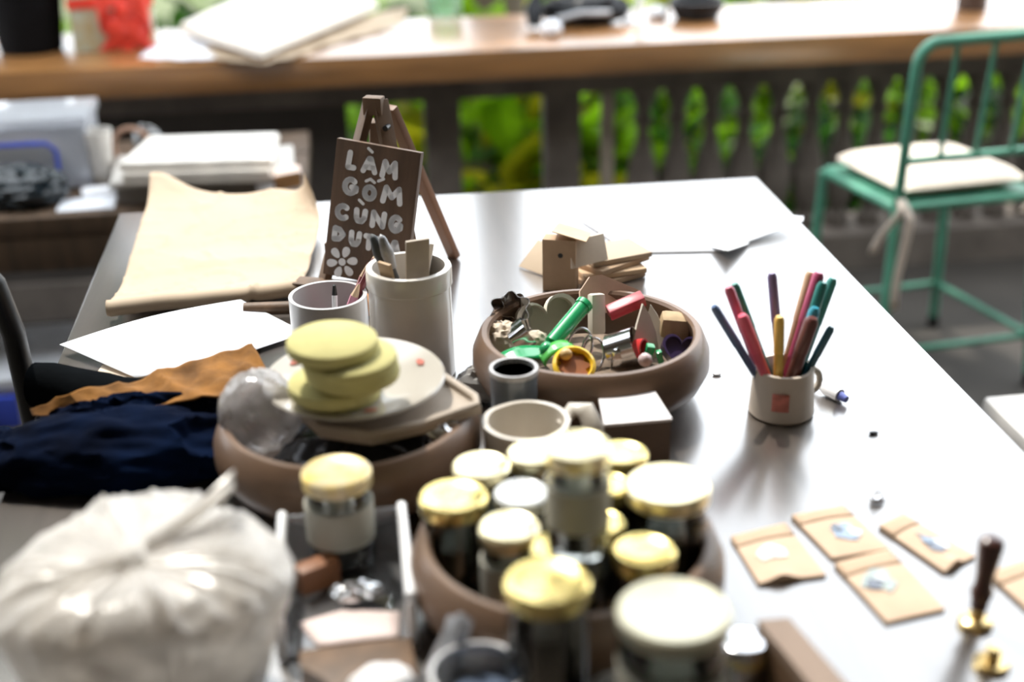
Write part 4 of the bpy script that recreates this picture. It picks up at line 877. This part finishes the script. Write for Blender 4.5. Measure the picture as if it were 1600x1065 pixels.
jar('jar with a white and blue lid in the middle of the jar bowl', 811, 767, 86, H1-.004, white_lid, 'dark', push=(.002, 0))
jar('pale-lidded jar with a dimpled top at the front left of the jar bowl', 808, 820, 96, H1, gold_pale, 'olive', label_band=True, push=(-.006, .001))
jar('gold-lidded jar at the back right behind the tall clear jar', 966, 711, 84, H1, gold_lid, 'olive', push=(.004, .006))
jar('large gold-lidded jar of dark green glaze at the right of the jar bowl', 1040, 754, 132, .106, gold_pale, 'green', fill=.95, push=(.002, 0))
jar('gold-lidded jar in the shade of the large jar', 994, 858, 100, H1, gold_lid, 'dark', push=(.006, .0))
jar('yellow-lidded jar under the tall clear jar on the left', 862, 852, 84, H1, gold_lid, 'brown', push=(.004, .0))
jar('yellow-lidded jar under the tall clear jar on the right', 945, 812, 84, H1, gold_lid, 'dark', push=(-.005, -.001))
jar('small gold-lidded jar between the tall clear jar and the large jar', 957, 752, 74, H1, gold_lid, 'brown', push=(-.004, -.002))
jar('tall clear jar with a pale lid stacked on top of the other jars', 903, 694, 104, .088, gold_pale, 'dark', z0=T+.0095+H1+.0008, fill=.4, label_band=True)
jar('yellow-lidded jar of dark brown glaze in front of the jar bowl', 855, 905, 136, .122, gold_lid, 'brown', z0=T+.0005, fill=.95)
jar('big cream-lidded jar nearest the camera', 1053, 950, 180, .125, cream_lid, 'pale', z0=T+.0005, fill=.95, label_band=True)
# jar in the acrylic box
ajx = at(525, 729, T+.094)
jar('pale-labelled jar with a stained lid standing in the acrylic box', 525, 729, 110, .088, mat('stained_lid', (.80, .76, .66), .4, metal=.3, var=.3, scale=35, col2=(.85, .62, .16)), 'dark', z0=T+.0065, fill=.35, label_band=True, push=(0, -.005))
ab = thing('acrylic_box', 'clear acrylic tray box with the pale-labelled jar inside', 'box', (-.027, .945, T))
acry = glassy('clear_acrylic', (.93, .94, .95), .10, .05, .10, (.8, .8, .82))
edge = mat('acrylic_edge_highlight', (.86, .87, .90), .15, coat=.8)  # highlights along the clear edges put in as an opaque white colour
bw_, bd_, bh_ = .050, .068, .046
MB().box((0, 0, .003), (2*bw_, 2*bd_, .004), bev=.001).build('bottom', acry, ab)
for sx in (-1, 1):
    wl = MB().box((sx*bw_, 0, bh_/2+.001), (.003, 2*bd_, bh_), bev=.001).build('side_wall', acry, ab)
    MB().tube([(sx*bw_, -bd_, bh_+.002), (sx*bw_, bd_, bh_+.002)], .0045, 10).build('edge', edge, wl)
    MB().tube([(sx*bw_, -bd_, .003), (sx*bw_, -bd_, bh_)], .0042, 10).build('edge', edge, wl)
for sy in (1,): MB().box((0, sy*bd_, bh_/2+.001), (2*bw_, .003, bh_), bev=.001).build('end_wall', acry, ab)
tag(patch([Vector((-.066, .915, T+.0068)), Vector((-.03, .925, T+.0085)), Vector((.015, .918, T+.0068))], [Vector((-.05, .883, T+.0066)), Vector((-.02, .884, T+.0072)), Vector((.012, .886, T+.0066))], 8, 6).build('pink_card', mat('pink_card', (.70, .58, .55), .6), solid=.001, recenter=True), 'pinkish card lying in the front of the acrylic box', 'card')
tag(MB().box((0, 0, .012), (.036, .018, .024), bev=.004).build('rust_block', mat('rust_wax', (.25, .10, .04), .5), loc=(-.050, .965, T+.0065), rot=(0, 0, .5)), 'rust brown wax block beside the jar in the acrylic box', 'block')
tag(MB().blob((0, 0, .008), (.02, .01, .008), 24, 14, .5, 4, 5, ridge=True).build('foil_scrap', mat('foil', (.75, .76, .78), .15, metal=.9), loc=(-.018, .938, T+.0075)), 'crumpled foil scrap in the acrylic box', 'foil')
# things at the bottom edge
c = at(745, 1040, T+.05); t = thing('clear_cup', 'clear plastic cup wrapped in film at the front edge of the picture', 'cup', (c.x, c.y-.006, T))
pot(MB(), .026, .032, .05, .0015, base=.003).build('cup', acry, t)
MB().lathe([(0, .004), (.022, .004), (.024, .03), (0, .031)], 28).build('liquid', mat('blue_grey_liquid', (.10, .13, .19), .15), t)
MB().tube([(.0325*math.cos(q*PI/16), .0325*math.sin(q*PI/16), .05) for q in range(32)], .0016, 8, closed=True).build('rim', edge, t)
tag(patch([at(700, 965, T+.06), at(722, 958, T+.075), at(740, 975, T+.065)], [at(655, 1062, T+.012), at(690, 1072, T+.02), at(712, 1066, T+.02)], 16, 20, .006, 60, 4, ridge=True).build('film_scrap', glassy('film', (.9, .92, .95), .12, .1, .3, (.7, .72, .76)), solid=.0005, recenter=True), 'upright clear film scrap left of the clear cup', 'film')
c = at(945, 985, T+.05); t = thing('small_white_pot', 'small white pot with a yellow lid between the two front jars', 'pot', (c.x, c.y+.0, T))
MB().lathe([(0, 0), (.017, 0), (.019, .004), (.019, .036), (0, .036)], 28).build('body', white_paint, t); MB().lathe([(0, .0362), (.0195, .0362), (.0195, .046), (.017, .048), (0, .048)], 28).build('lid', gold_lid, t)
c = at(1155, 1000, T+.04); t = thing('tin_can', 'small tin with a gold band right of the big jar', 'tin', (c.x+.004, c.y-.0, T))
MB().lathe([(0, 0), (.015, 0), (.0155, .002), (.0155, .040), (.013, .041), (0, .039)], 28).build('body', chrome, t); MB().lathe([(.0156, .024), (.0163, .024), (.0163, .029), (.0156, .029)], 28).build('gold_band', gold_lid, t)
tag(MB().blob((0, 0, .02), (.026, .02, .02), 24, 14, .12, 2, 3, flat=-.019).build('white_lump', white_paint, loc=at(598, 1080, T+.02)-Vector((0, 0, .02))), 'white rounded lump at the bottom edge below the acrylic box', 'lump')
tag(MB().box((0, 0, .008), (.085, .05, .016), bev=.002).build('wooden_offcut', easel_wood, loc=(-.02, .845, T+.0003), rot=(0, 0, .05)), 'brown wooden slat in front of the acrylic box', 'block')

# ------------------------------------------------------------------ tied plastic bag
BC = Vector((-.168, .845, T)); bg_ = thing('tied_plastic_bag', 'knotted white plastic bag bulging in the near left corner', 'bag', BC)
def bagf(u, v):
    a = 2*PI*u; d = Vector((math.cos(a), math.sin(a), 0)); back = max(0, d.y)
    ctr = Vector((.004, -.022, 0))                       # the gather sits towards the near side
    top = .118+.024*back-.012*max(0, -d.x)               # the far shoulder stands higher, the left one sags
    rim = 1+.05*math.cos(2*a+.6)+.035*math.cos(3*a+1.2)
    if v < .58:
        s = v/.58; R = (.066+.034*s**.7)*rim; z = top*.86*s; c = ctr*0
    else:
        s = (v-.58)/.42; s = min(s, 1); R = .100*rim*max(0, math.cos(s*PI/2))**.62+.002; z = top*.86+(.134-top*.86)*math.sin(s*PI/2)**.9; c = ctr*s
    n1 = noise.noise(Vector((d.x*3.6, d.y*3.6, 1+v*.5))); n2 = noise.noise(Vector((d.x*8.5, d.y*8.5, 7+v)))
    cre = max(0, 1-abs(n1)/.11)+.6*max(0, 1-abs(n2)/.13)
    top_w = max(0, min(1, (v-.56)/.12))*max(0, min(1, (1-v)/.10))
    z += .0085*(cre-.3)*top_w
    nz = noise.noise(Vector((d.x*2.0, d.y*2.0, v*5)))+.5*noise.noise(Vector((d.x*4.5, d.y*4.5, v*11)))
    R *= 1+.045*nz*(1-.6*max(0, (v-.6)/.4))
    return Vector((d.x*R+c.x, d.y*R*.92+c.y, max(.0008, z+.004*nz*v)))
bagm = glassy('milky_bag_plastic', (.94, .92, .89), .04, .25, .60, (.93, .91, .88), tex=26)
MB().sheet(bagf, 150, 60).build('bag', bagm, bg_, sharp=3)
MB().blob((.004, -.022, .135), (.007, .006, .010), 16, 12, .2, 3, 3).build('knot', bagm, bg_)
MB().sheet(lambda u, v: Vector((.010+.058*u, -.008+.052*u+(v-.5)*(.008+.020*u), .136+.002*u+.014*u*u+.005*math.sin(v*9))), 14, 10).build('ear', bagm, bg_, solid=.0006)
MB().sheet(lambda u, v: Vector((-.002-.045*u, -.026-.010*u+(v-.5)*(.006+.012*u), .137-.006*u+.004*math.sin(v*9))), 14, 8).build('ear', bagm, bg_, solid=.0006)
MB().blob((0, 0, .060), (.076, .070, .057), 40, 24, .14, 5, 4, flat=-.058).build('contents', mat('clay_contents', (.34, .27, .21), .9, var=.4, scale=40, col2=(.6, .55, .5)), bg_)
